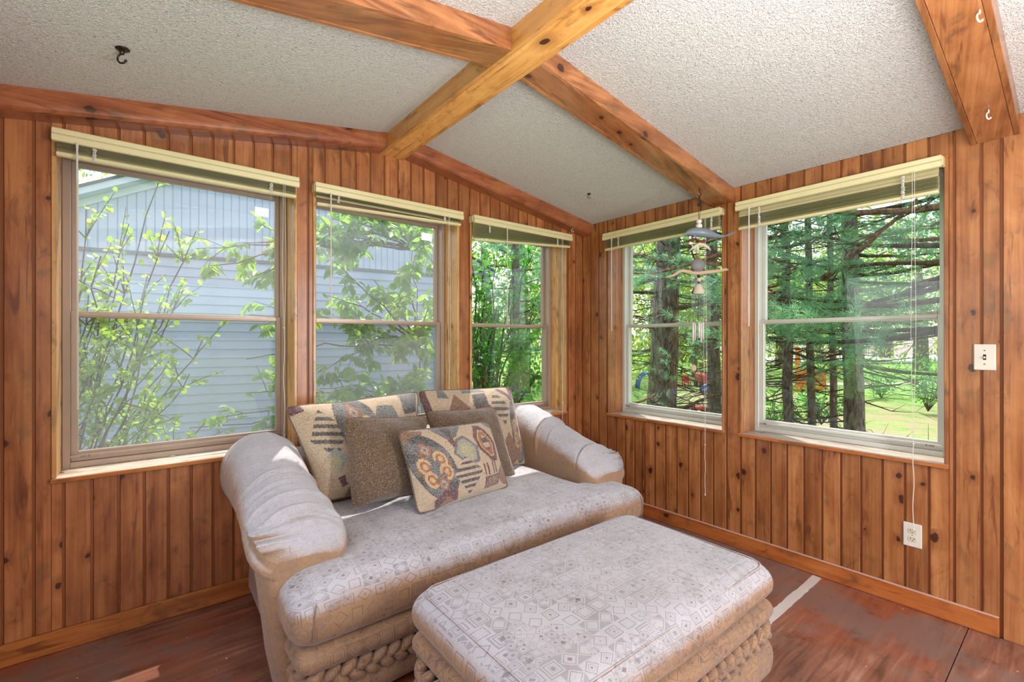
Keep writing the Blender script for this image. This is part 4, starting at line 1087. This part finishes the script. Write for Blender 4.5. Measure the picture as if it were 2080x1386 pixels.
# ---- neighbouring garage
GA = R(-8.5); GO = np.array((0, 7.0, 0))
def TG(u, d, z): return (GO[0] + u * math.cos(GA) - d * math.sin(GA), GO[1] + u * math.sin(GA) + d * math.cos(GA), z)
gar = empty('garage', TG(1.5, 3, GZ), 'blue-grey sided gabled garage standing beyond the two left windows', 'garage')
U0, U1, PK = -1.25, 4.25, 1.5
rk = lambda u: 3.175 + .487 * (PK + .045) - .487 * abs(u - PK)       # top of the rake
m = M(); m.add([TG(U0, .02, GZ), TG(U1, .02, GZ), TG(U1, .02, rk(U1) - .2), TG(PK, .02, rk(PK) - .2), TG(U0, .02, rk(U0) - .2),
                TG(U0, 6, GZ), TG(U1, 6, GZ), TG(U1, 6, rk(U1) - .2), TG(PK, 6, rk(PK) - .2), TG(U0, 6, rk(U0) - .2)],
               [(0, 1, 2, 3, 4), (9, 8, 7, 6, 5), (0, 5, 6, 1), (1, 6, 7, 2), (2, 7, 8, 3), (3, 8, 9, 4), (4, 9, 5, 0)]); m.ob('wall', m_side, gar)
ZB = 2.33; z = ZB - .03; e = .1115
while z > GZ + .02:
    z0 = max(z - e, GZ); m = M()
    m.prism([(.019, z0), (-.006, z0), (-.004, z0 + .004), (.010, z), (.019, z)], U0, U1, lambda d, zz, u: TG(u, d, zz)); m.ob('lap_siding', m_side, gar, TG(U0, 0, z0)); z -= e
m = M(); m.box(U0, U1, -.016, .018, ZB - .03, ZB + .012, TG); m.ob('drip_cap', plain('drip_cap_grey', (96, 104, 116), .5), gar)
u = U0 + .0
while u < U1 - .01:
    a, b = u, min(u + .0865, U1); za, zb = rk(a) - .10, rk(b) - .10
    if min(za, zb) > ZB + .03:
        P = [TG(a, .006, ZB + .012), TG(a + .010, .006, ZB + .012), TG(a + .013, -.006, ZB + .012), TG(b, -.006, ZB + .012), TG(b, .018, ZB + .012), TG(a, .018, ZB + .012)]
        f = lambda uu: za + (zb - za) * (uu - a) / (b - a)
        P += [TG(a, .006, f(a)), TG(a + .010, .006, f(a + .01)), TG(a + .013, -.006, f(a + .013)), TG(b, -.006, f(b)), TG(b, .018, f(b)), TG(a, .018, f(a))]
        mk('vertical_siding', P, [(5, 4, 3, 2, 1, 0), (6, 7, 8, 9, 10, 11)] + [(i, (i + 1) % 6, 6 + (i + 1) % 6, 6 + i) for i in range(6)], m_side, gar, TG(a, 0, ZB))
    u += .0865
for sg in (-1, 1):
    ue = U0 - .35 if sg < 0 else U1 + .35
    for t0, t1, d0, d1, nm in ((-.075, .0, -.19, .02, 'rake_board'), (-.16, -.078, -.03, .02, 'frieze_board')):
        m = M(); P = []
        for d in (d0, d1):
            for uu in (ue, PK): P += [TG(uu, d, rk(uu) + t0), TG(uu, d, rk(uu) + t1)]
        m.add(P, [(0, 1, 3, 2), (4, 6, 7, 5), (0, 4, 5, 1), (2, 3, 7, 6), (0, 2, 6, 4), (1, 5, 7, 3)]); m.ob(nm, m_trimw, gar)
    m = M(); P = []
    for d in (-.21, 6.2):
        for uu in (ue, PK): P += [TG(uu, d, rk(uu) + .002), TG(uu, d, rk(uu) + .03)]
    m.add(P, [(0, 1, 3, 2), (4, 6, 7, 5), (0, 4, 5, 1), (2, 3, 7, 6), (0, 2, 6, 4), (1, 5, 7, 3)]); m.ob('roof_slope', m_shingle, gar)

# ---- foliage builders
def frames(nrm, rs):
    """orthonormal frames with third axis nrm (n,3)"""
    nrm = nrm / np.linalg.norm(nrm, axis=1, keepdims=True); a = rs.normal(size=nrm.shape); a -= (a * nrm).sum(1, keepdims=True) * nrm
    a /= np.linalg.norm(a, axis=1, keepdims=True); return a, np.cross(nrm, a), nrm
LEAF = {'round': [(0, 0, 0), (.38, -.42, .05), (.78, -.34, .03), (1, 0, 0), (.78, .34, .03), (.38, .42, .05)],
        'oval': [(0, 0, 0), (.25, -.20, .06), (.55, -.22, .05), (1, 0, -.06), (.55, .22, .05), (.25, .20, .06)],
        'tri': [(0, 0, 0), (.35, -.36, .06), (.62, -.18, .03), (1, 0, -.05), (.62, .18, .03), (.35, .36, .06)]}
def leaf_arrays(P, D, size, shape, rs, droop=.0, flat=.5):
    """P positions, D growth directions; quads folded on the midrib (two quads per leaf)"""
    k = len(P); D = D / np.linalg.norm(D, axis=1, keepdims=True); D[:, 2] -= droop; D /= np.linalg.norm(D, axis=1, keepdims=True)
    up = rs.normal(size=(k, 3)) * (1 - flat) + np.array((0, 0, 1.0)) * flat * 1.4; X = D; Z = up - (up * X).sum(1, keepdims=True) * X; Z /= np.linalg.norm(Z, axis=1, keepdims=True); Y = np.cross(Z, X)
    L = np.array(LEAF[shape]); s = (size * rs.uniform(.65, 1.25, k))[:, None, None]
    V = P[:, None, :] + s * (L[None, :, 0:1] * X[:, None] + L[None, :, 1:2] * Y[:, None] + L[None, :, 2:3] * Z[:, None])
    F = np.array([(0, 1, 2, 3), (0, 3, 4, 5)])[None] + (np.arange(k) * 6)[:, None, None]
    return V.reshape(-1, 3), F.reshape(-1, 4)
def leaf_mesh(shape, size):
    V = np.array(LEAF[shape]) * size; me = bpy.data.meshes.new('leaf'); me.from_pydata(V.tolist(), [], [(0, 1, 2, 3), (0, 3, 4, 5)]); return me
def leaf_objs(parent, P, D, size, shape, mat, rs, droop=0.0, flat=.5, cap=280):
    """the nearest leaves as parts of their own (shared mesh), the rest joined as stuff"""
    dist = np.linalg.norm(P - np.array((0, 0, CAMH)), axis=1) + rs.uniform(0, .5, len(P)); od = np.argsort(dist); near, rest = od[:cap], od[cap:]
    me = leaf_mesh(shape, size); me.materials.append(mat); w = wl(parent)
    for i in near:
        d = Vector(D[i]).normalized(); d.z -= droop; d.normalize(); up = Vector(rs.normal(size=3)) * (1 - flat) + Vector((0, 0, 1.4 * flat))
        z_ = (up - d * up.dot(d)).normalized(); y_ = z_.cross(d); o = bpy.data.objects.new('leaf', me); COL.objects.link(o); o.parent = parent
        s_ = rs.uniform(.7, 1.25); o.matrix_local = Matrix.Translation(Vector(P[i]) - w) @ Matrix((d, y_, z_)).transposed().to_4x4() @ Matrix.Scale(s_, 4)
    if len(rest):
        V, F = leaf_arrays(P[rest], D[rest].copy(), size, shape, rs, droop, flat); o = fast('foliage', V, F, mat, parent); o['kind'] = 'stuff'
def curve(a, b, bend, n, rs):
    a, b = np.array(a, float), np.array(b, float); t = np.linspace(0, 1, n)[:, None]
    mid = (a + b) / 2 + np.array(bend); return (1 - t) ** 2 * a + 2 * t * (1 - t) * mid + t ** 2 * b + np.r_[[np.zeros(3)], rs.normal(size=(n - 2, 3)) * .015 * np.linalg.norm(b - a) / 2, [np.zeros(3)]]

def shrub(name, base, tips, rad, leaf, size, mat, per, label, seed, wood_, droop=0.0, compound=False, bend=(0, 0, .1), cap=280, twigs=5, tw=.32, flat=.5):
    rs = np.random.RandomState(seed); root = empty(name, base, label, 'tree' if rad > .025 else 'shrub'); P = []; D = []
    for tip in tips:
        b0 = tip[1] if isinstance(tip[0], (tuple, list, np.ndarray, Vector)) else base; tp = tip[0] if isinstance(tip[0], (tuple, list, np.ndarray, Vector)) else tip
        c = curve(b0, tp, np.array(bend) * rs.uniform(.4, 1.3), 12, rs); q = M(); q.tube(c.tolist(), list(np.linspace(rad, .0035, 12)), 7); q.ob('branch', wood_, root, None, True)
        tq = M()
        for _ in range(twigs):
            i = rs.randint(4, 11); d = c[i] - c[i - 1]; d /= np.linalg.norm(d); v = d + rs.normal(size=3) * .65; v /= np.linalg.norm(v)
            L = tw * rs.uniform(.4, 1.1); e_ = c[i] + v * L; cc = curve(c[i], e_, (0, 0, .02), 6, rs); tq.tube(cc.tolist(), list(np.linspace(.0045, .0015, 6)), 5, False)
            for k in range(per):
                t = rs.uniform(.15, 1); p = c[i] + (e_ - c[i]) * t
                if compound:
                    pd = v * .5 + rs.normal(size=3) * .6; pd /= np.linalg.norm(pd); pt = p + pd * .07; tq.tube([p.tolist(), pt.tolist()], .0012, 3, False)
                    side = np.cross(pd, (0, 0, 1)); side /= np.linalg.norm(side) + 1e-6
                    for an, off in ((0, 0), (1.0, 0), (-1.0, 0), (.9, -.035), (-.9, -.035)): P.append(pt + pd * off); D.append(pd * math.cos(an) + side * math.sin(an))
                else: P.append(p); D.append(v * .4 + rs.normal(size=3))
        for k in range(per * 2):
            i = rs.randint(3, 12); i = min(i, 11); P.append(c[i] + rs.normal(size=3) * .012); D.append(rs.normal(size=3) + (0, 0, .2))
        to = tq.ob('twigs', wood_, root, None, False); to['kind'] = 'stuff'
    P, D = np.array(P), np.array(D); leaf_objs(root, P, D, size, leaf, mat, rs, droop, flat, cap); return root
def px(a, b, y): return tuple(onY(a, b, y))
rs0 = np.random.RandomState(1)
B1 = (-.62, 4.3, GZ)
t1 = [px(a, b, 4.0 + .35 * math.sin(i * 2.3)) for i, (a, b) in enumerate(((322, 372), (262, 455), (344, 470), (398, 470), (175, 425), (205, 520), (245, 560), (372, 590), (330, 620), (300, 560), (412, 690), (385, 760), (352, 720), (300, 690), (240, 650), (180, 600), (415, 860), (370, 900), (300, 850), (230, 800), (190, 880), (265, 930), (165, 700), (200, 720), (175, 560), (330, 830)))]
shrub('leafy_shrub', B1, t1, .008, 'round', .040, m_leaf_birch, 14, 'airy shrub with small round sunlit leaves in front of the garage, leftmost window', 11, m_twig, bend=(.1, 0, .25), twigs=9, tw=.34)
B2 = (2.75, 5.0, GZ); tr = (2.35, 4.7, 2.3); md = (2.5, 4.8, 1.2); lw = (2.6, 4.9, .3)
t2 = [(px(a, b, yy), st_) for a, b, yy, st_ in ((395, 505, 4.2, tr), (430, 540, 4.1, tr), (470, 500, 4.3, tr), (520, 560, 4.0, tr), (505, 640, 4.2, md), (560, 520, 4.3, tr), (585, 470, 4.5, tr), (500, 730, 4.1, md), (560, 640, 4.3, md),
      (385, 870, 4.2, lw), (440, 850, 4.1, lw), (500, 800, 4.3, lw), (560, 820, 4.4, lw), (540, 870, 4.0, lw), (650, 500, 4.2, tr), (690, 460, 4.4, tr), (740, 440, 4.1, tr), (790, 470, 4.4, tr), (840, 460, 4.2, tr), (700, 560, 4.1, md), (760, 570, 4.3, md), (830, 560, 4.2, md),
      (660, 600, 4.4, md), (680, 740, 4.2, md), (740, 700, 4.2, md), (800, 720, 4.3, md), (860, 700, 4.2, md), (650, 790, 4.3, lw), (720, 800, 4.1, lw), (790, 800, 4.2, lw), (850, 790, 4.3, lw), (880, 620, 4.3, md), (870, 520, 4.3, tr))]
shrub('box_elder', B2, t2 + [(tr, B2)], .012, 'oval', .105, m_leaf_elder, 4, 'young tree with drooping yellow-green compound leaves outside the middle window', 12, m_twig, droop=.75, compound=True, bend=(0, .1, .25), twigs=5, tw=.30, flat=.35)
B3 = (3.9, 5.6, GZ); t3 = [px(a, b, yy) for a, b, yy in ((962, 500, 5.2), (985, 540, 5.6), (1010, 500, 5.2), (1050, 520, 5.4), (1090, 500, 5.3), (975, 600, 5.1), (1010, 620, 5.2), (1060, 640, 5.0), (1100, 620, 5.2), (970, 700, 5.1), (1020, 700, 5.4), (1070, 700, 5.2), (1100, 760, 5.0), (1040, 780, 5.3), (990, 780, 5.0), (1090, 820, 5.2), (960, 660, 5.5), (1110, 560, 5.6))]
shrub('maple_sapling', B3, t3, .026, 'tri', .085, m_leaf_deep, 9, 'dense green sapling with lobed leaves filling the window left of the corner', 13, m_twig, droop=.35, bend=(0, .1, .3), twigs=11, tw=.42)

# ---- conifers
def needle_tufts(P, D, L, k, rs, w=.0016):
    """k needles per tuft; each a thin quad"""
    n_ = len(P); D = D / (np.linalg.norm(D, axis=1, keepdims=True) + 1e-9)
    V = rs.normal(size=(n_, k, 3)) * .55 + D[:, None, :]; V /= np.linalg.norm(V, axis=2, keepdims=True)
    S = rs.normal(size=(n_, k, 3)); S -= (S * V).sum(2, keepdims=True) * V; S /= np.linalg.norm(S, axis=2, keepdims=True)
    B = np.repeat(P[:, None, :], k, 1) + V * 0; ln = (L * rs.uniform(.6, 1.15, (n_, k)))[..., None]
    Q = np.stack([B - S * w, B + S * w, B + V * ln + S * w * .5, B + V * ln - S * w * .5], 2)
    return Q.reshape(-1, 3), np.arange(n_ * k * 4).reshape(-1, 4)
def pine(base, top, r0, label, seed, nb=26, blen=1.8, z0=.3, z1=5, needles=9, L=.085, mat=m_needle, lean=(0, 0, 0), dead=30, nw=.0022, kn=14, group=None, rdir=None):
    rs = np.random.RandomState(seed); root = empty('pine_tree', base, label, 'tree', group)
    c = curve(base, top, lean, 16, rs) * .15 + .85 * np.array([np.array(base) + (np.array(top) - np.array(base)) * t for t in np.linspace(0, 1, 16)]); q = M(); q.tube(c.tolist(), list(np.linspace(r0, r0 * .5, 16)), 12); q.ob('trunk', m_bark, root, None, True)
    P = []; D = []
    def at(z): i = int(np.clip(np.searchsorted(c[:, 2], z), 1, 15)); f = (z - c[i - 1, 2]) / (c[i, 2] - c[i - 1, 2]); return c[i - 1] + (c[i] - c[i - 1]) * f
    for b in range(nb):
        z = z0 + (z1 - z0) * (b + rs.uniform(0, 1)) / nb; p = at(z); a = rs.uniform(0, 2 * math.pi) if rdir is None or rs.uniform() < .35 else rdir + rs.normal() * .7
        l = blen * rs.uniform(.5, 1.15); d = np.array((math.cos(a), math.sin(a), rs.uniform(-.12, .30))); e_ = p + d * l
        cc = curve(p, e_, (0, 0, -.12 * l), 8, rs); q = M(); q.tube(cc.tolist(), list(np.linspace(.014 + .008 * l, .004, 8)), 6, False); q.ob('branch', m_barkr if rs.uniform() < .4 else m_twig, root, None, True)
        for _ in range(int(needles * l)):
            i = rs.randint(2, 8); v = (cc[i] - cc[i - 1]); v /= np.linalg.norm(v); v = v + rs.normal(size=3) * (.6, .6, .35); v /= np.linalg.norm(v); tl = rs.uniform(.15, .5)
            for t in np.linspace(.2, 1, 6): P.append(cc[i] + v * tl * t + rs.normal(size=3) * .012); D.append(v)
    q = M()
    for _ in range(dead):      # bare lower twigs
        z = rs.uniform(GZ + .4, z1 * .7); p = at(z); a = rs.uniform(0, 2 * math.pi); d = np.array((math.cos(a), math.sin(a), rs.uniform(-.35, .3))); l = rs.uniform(.4, 1.3)
        cc = curve(p, p + d * l, (0, 0, -.1), 6, rs); q.tube(cc.tolist(), list(np.linspace(.011, .002, 6)), 5, False)
        for _k in range(4): i = rs.randint(1, 6); v = d + rs.normal(size=3) * .6; q.tube([cc[i].tolist(), (cc[i] + v * rs.uniform(.1, .35)).tolist()], [.004, .0012], 4, False)
    o = q.ob('dead_twigs', m_twig, root, None, False); o['kind'] = 'stuff'
    if P:
        V, F = needle_tufts(np.array(P), np.array(D), L, kn, rs, nw); o = fast('needles', V, F, mat, root); o['kind'] = 'stuff'
    return root
def gp(px_, x): d = ray(px_, 700); k = x / d.x; return (x, d.y * k, GZ)
def up_(px_, x, z): d = ray(px_, 700); k = x / d.x; return (x, d.y * k, z)
pine(gp(1338, 6.0), up_(1374, 5.9, 5.0), .235, 'thick pine trunk filling the middle of the first window right of the corner', 21, 24, 1.9, .2, 4.4, 3, .07, lean=(.1, .05, 0), dead=110, nw=.0018, kn=10)
pine(gp(1738, 7.0), up_(1712, 7.3, 6.0), .120, 'thickest grey pine trunk seen through the rightmost window, at its middle', 22, 26, 2.2, .9, 5.5, 5, .09, dead=70, rdir=-1.2)
pine(gp(1696, 7.6), up_(1676, 7.9, 6.0), .050, 'slim pine trunk just left of the thickest one in the rightmost window', 23, 12, 1.2, 1.4, 5, 5, .08, dead=50)
pine(gp(1650, 7.2), up_(1636, 7.4, 6.0), .055, 'slim pine trunk beside the orange post in the rightmost window', 24, 14, 1.4, 1.2, 5, 5, .08, dead=60)
pine(gp(1604, 6.6), up_(1588, 6.8, 6.0), .068, 'grey pine trunk near the left edge of the rightmost window', 25, 20, 1.6, .8, 5, 6, .085, dead=70)
pine(gp(1452, 7.4), up_(1440, 7.5, 6.0), .12, 'dark pine trunk at the right edge of the first window right of the corner', 26, 18, 1.7, .7, 5, 4, .08, dead=70)
pine(gp(1965, 5.6), up_(1950, 5.7, 5.5), .16, 'pine outside whose boughs reach into the top right of the rightmost window', 27, 30, 2.3, 1.35, 4.2, 10, .10, dead=10, rdir=2.2, nw=.0022, kn=18)
pine(gp(1500, 5.2), up_(1500, 5.3, 5.5), .12, 'pine outside hidden by the post between the two right-hand windows', 28, 26, 1.5, 1.6, 4.2, 9, .09, dead=6, kn=16, rdir=-.8)
pine((5.2, 6.4, GZ), (5.1, 6.3, 5), .10, 'pine with blue-green boughs beyond the window left of the corner', 29, 18, 1.1, .9, 3.2, 12, .10, dead=8, kn=20, rdir=-2.2)
# long diagonal limb and level limbs crossing the rightmost window
def limb(a, b, x0, x1, r, label):
    q = M(); p0, p1 = onX(*a, x0), onX(*b, x1); rs = np.random.RandomState(int(a[0])); c = curve(p0, p1, (0, 0, -.03), 10, rs)
    root = empty('fallen_limb' if False else 'tree_limb', tuple(p0), label, 'branch'); q.tube(c.tolist(), list(np.linspace(r, r * .35, 10)), 8); q.ob('limb', m_barkr, root, None, True)
    q = M()
    for k in range(9):
        i = rs.randint(2, 9); v = rs.normal(size=3) * (.3, 1, .5); v /= np.linalg.norm(v); cc = curve(c[i], c[i] + v * rs.uniform(.3, .7), (0, 0, -.06), 5, rs); q.tube(cc.tolist(), list(np.linspace(.008, .002, 5)), 5, False)
    o = q.ob('side_twigs', m_twig, root, None, False); o['kind'] = 'stuff'
limb((1672, 566), (1862, 405), 5.4, 5.0, .034, 'long bare pine limb rising diagonally across the rightmost window')
limb((1545, 518), (1648, 552), 6.6, 6.4, .030, 'bare reddish limb slanting down at the left of the rightmost window')
limb((1268, 512), (1352, 528), 6.1, 6.2, .05, 'thick reddish pine limb at the top left of the first right-hand window')
limb((1600, 664), (1830, 672), 7.2, 6.9, .030, 'level bare limb just under the mid rail of the rightmost window')
limb((1340, 840), (1466, 800), 5.6, 5.4, .035, 'low dark limb curving over the lawn in the first right-hand window')

# ---- far trees and lawn things
def far_tree(x, y, h, w, seed, label, mat=m_leaf_far, dens=1.0, z0=None):
    rs = np.random.RandomState(seed); root = empty('leafy_tree', (x, y, GZ), label, 'tree')
    q = M(); q.tube([(x, y, GZ), (x + .1, y, GZ + h * .4), (x, y + .1, GZ + h * .8)], [w * .055, w * .04, w * .015], 8); q.ob('trunk', m_bark, root, None, True)
    n_ = int(5200 * dens); cl = rs.normal(size=(34, 3)) * (w * .30, w * .30, h * .24) + (x, y, GZ + h * .56); P = cl[rs.randint(0, 34, n_)] + rs.normal(size=(n_, 3)) * w * .085
    P = P[P[:, 2] > GZ + .25]; d = P - np.array((x, y, GZ + h * .5)) + rs.normal(size=P.shape)
    V, F = leaf_arrays(P, d, w * .030, 'oval', rs, .2, .4); o = fast('foliage', V, F, mat, root); o['kind'] = 'stuff'
FV_, RV_ = np.array((math.cos(TH), math.sin(TH))), np.array((math.sin(TH), -math.cos(TH)))
def fd(px_, f): p = FV_ * f + RV_ * ((px_ - 1040) / 944 * f); return float(p[0]), float(p[1])
FT = [(985, 14, 6, 5, 'sunlit tree behind the lobed sapling, left window edge'), (1060, 17, 7.5, 6, 'sunlit tree seen deep through the window left of the corner'), (1130, 20, 9, 7, 'tree hidden mostly by the pine posts at the room corner'),
      (1230, 25, 9, 8, 'leafy tree at the lawn edge, left of the thick pine trunk'), (1330, 27, 10, 8, 'leafy tree at the lawn edge directly behind the thick pine trunk'), (1420, 24, 8, 7, 'leafy tree at the lawn edge above the toy car'),
      (1500, 28, 10, 9, 'leafy tree at the lawn edge behind the post between the right windows'), (1590, 34, 12, 10, 'leafy tree far behind the orange post'), (1660, 46, 11, 11, 'distant leafy tree across the road, left part of the rightmost window'),
      (1740, 42, 12, 11, 'distant leafy tree across the road behind the thickest trunk'), (1800, 50, 11, 12, 'distant leafy tree across the road right of the thickest trunk'), (1870, 30, 9, 8, 'leafy tree at the right edge of the rightmost window'), (1960, 24, 9, 8, 'leafy tree out of sight behind the light switch wall'), (1395, 40, 15, 13, 'tallest distant tree over the lawn')]
for i, (p_, f_, h, w, lb) in enumerate(FT): far_tree(*fd(p_, f_), h, w, 40 + i, lb, m_leaf_far if i % 4 else m_leaf_deep, 1.0 if f_ < 30 else .7)
far_tree(-1.6, 17.0, 9.5, 6.5, 70, 'tree crown showing above the garage roof at the top left', m_leaf_far)
m = M()

def strip(name, f0, f1, mat, z):
    m = M(); P = []
    for f in (f0, f1):
        for p_ in (1500, 2600): x, y = fd(p_, f * (1 + (p_ - 1500) * .0001)); P.append((x, y, GZ + z))
    P = [P[0], P[1], P[3], P[2]]; m.add(P + [(a, b, c - .15) for a, b, c in P], [(0, 1, 2, 3), (7, 6, 5, 4), (0, 4, 5, 1), (1, 5, 6, 2), (2, 6, 7, 3), (3, 7, 4, 0)]); return tag(m.ob(name, mat), kind='structure')
strip('road', 40, 56, plain('pale_asphalt', (190, 188, 192), .9, 0, 20), .13)
strip('path', 18.6, 19.6, plain('pale_gravel', (196, 178, 164), .9, 0, 20), .11)
m_or = plain('orange_wood', (222, 132, 50), .6, 0, 30); m_red = plain('red_plastic', (206, 60, 44), .35); m_blu = plain('blue_plastic', (60, 110, 190), .35); m_yel = plain('yellow_plastic', (226, 206, 70), .35)
def TO(px_, py_):
    """frame standing on the ground where the picture shows the foot; a across, b away, z up"""
    f = (CAMH - GZ) * 944 / (py_ - 694); x, y = fd(px_, f)
    return (lambda a, b, z: (x + a * RV_[0] + b * FV_[0], y + a * RV_[1] + b * FV_[1], GZ + z)), f / 944
T, k = TO(1650, 797); r = empty('planter_box', T(0, 0, 0), 'orange wooden planter box with a tall corner post on the lawn', 'planter')
m = M(); m.bbox(-33 * k, -27 * k, -.06, .06, 0, 92 * k, .004, T); m.ob('post', m_or, r)
for i in range(8): m = M(); a = (-27 + 7 * i) * k; m.bbox(a + .006, a + 7 * k - .006, 0, .03, .10, (40 + i % 2) * k, .004, T); m.ob('slat', m_or, r)
for z_ in (.12, 40 * k): m = M(); m.bbox(-28 * k, 30 * k, -.03, .0, z_, z_ + .07, .004, T); m.ob('rail', m_or, r)
for a in (-27 * k, 26 * k): m = M(); m.bbox(a, a + .07, .5, .57, 0, .5, .004, T); m.ob('leg', m_or, r)
m = M(); m.bbox(-27 * k, 29 * k, .04, .56, .08, .11, .004, T); m.ob('floor_board', m_or, r)
T, k = TO(1397, 787); r = empty('toy_chair', T(0, 0, 0), 'small red plastic toy chair on the lawn beyond the thick trunk', 'toy')
m = M(); m.bbox(-.15, .15, 0, .28, .18, .22, .01, T); m.ob('seat', m_red, r); m = M(); m.bbox(-.15, .15, .25, .29, .20, .48, .01, T); m.ob('backrest', m_red, r)
for a in (-.14, .11):
    for b in (.01, .24): m = M(); m.bbox(a, a + .035, b, b + .035, 0, .19, .005, T); m.ob('leg', m_red, r)
T, k = TO(1446, 790); r = empty('toy_car', T(0, 0, 0), 'ride-on toy car with red body and yellow roof at the far lawn edge', 'toy')
def rb(x0, x1, y0, y1, z0, z1, rr_):
    q = M(); rbox(q, x0, x1, y0, y1, z0, z1, rr_, 8); q.v = [T(*p) for p in q.v]; return q
rb(-.36, .36, 0, .9, .16, .62, .12).ob('body', m_red, r, None, True); rb(-.28, .28, .1, .8, 1.02, 1.12, .05).ob('roof', m_yel, r, None, True)
for a in (-.24, .24):
    for b in (.15, .75): m = M(); m.tube([T(a, b, .6), T(a, b, 1.05)], .025, 6); m.ob('pillar', m_yel, r); m = M(); m.tube([T(a * 1.3, b, .13), T(a * 1.6, b, .13)], .13, 14); m.ob('wheel', m_blk, r)
for (a_, b_, hh, lb) in ((1315, 790, .62, 'blue hooped play tunnel on the lawn left of the thick pine trunk'), (1452, 800, .30, 'low blue hooped toy on the lawn right of the thick pine trunk')):
    T, k = TO(a_, b_); r = empty('play_hoop', T(0, 0, 0), lb, 'toy')
    for i in range(3): m = M(); m.tube([T(.34 * math.cos(t), .22 * i, hh * math.sin(t)) for t in np.linspace(0, math.pi, 14)], .04, 7); m.ob('hoop', m_blu, r, None, True)
T, k = TO(1424, 842); r = empty('toy_wagon', T(0, 0, 0), 'little red toy wagon on the grass under the low limb', 'toy')
m = M(); m.bbox(-.18, .18, 0, .22, .10, .20, .015, T); m.ob('tray', m_red, r)
for a in (-.13, .13):
    for b in (.0, .22): m = M(); m.tube([T(a, b - .02, .055), T(a, b + .02, .055)], .055, 12); m.ob('wheel', m_blk, r)
m = M(); m.tube([T(-.18, .1, .15), T(-.32, .08, .40)], .009, 6); m.ob('handle', m_blk, r)

# undergrowth between the trunks
def bush(px_, f_, h, w, seed, label):
    rs = np.random.RandomState(seed); x, y = fd(px_, f_); root = empty('low_bush', (x, y, GZ), label, 'bush'); q = M(); P = []; D = []
    for k in range(16):
        a = rs.uniform(0, 6.28); e_ = np.array((x + w * .5 * math.cos(a) * rs.uniform(.3, 1), y + w * .5 * math.sin(a) * rs.uniform(.3, 1), GZ + h * rs.uniform(.5, 1))); c = curve((x, y, GZ), e_, (0, 0, .1), 7, rs)
        q.tube(c.tolist(), list(np.linspace(.010, .003, 7)), 5, False)
        for _ in range(46): i = rs.randint(2, 7); P.append(c[i] + rs.normal(size=3) * .09); D.append(rs.normal(size=3) + (0, 0, .3))
    o = q.ob('stems', m_twig, root, None, False); o['kind'] = 'stuff'
    P = np.array(P); D = np.array(D); V, F = leaf_arrays(P, D, .085, 'tri', rs, .2, .5); o = fast('foliage', V, F, m_leaf_deep, root); o['kind'] = 'stuff'
bush(1572, 8.2, 1.0, 1.1, 81, 'low dark green bush at the lower left of the rightmost window')
bush(1668, 10.5, .8, 1.2, 82, 'low green bush between the slim trunks in the rightmost window')
bush(1290, 6.6, .75, .8, 83, 'small leafy plant at the lower left of the first right-hand window')
bush(1885, 12.5, 1.5, 1.8, 84, 'green bush at the right edge of the rightmost window')
bush(1790, 15.5, 1.0, 1.8, 85, 'far green bush by the gravel path')
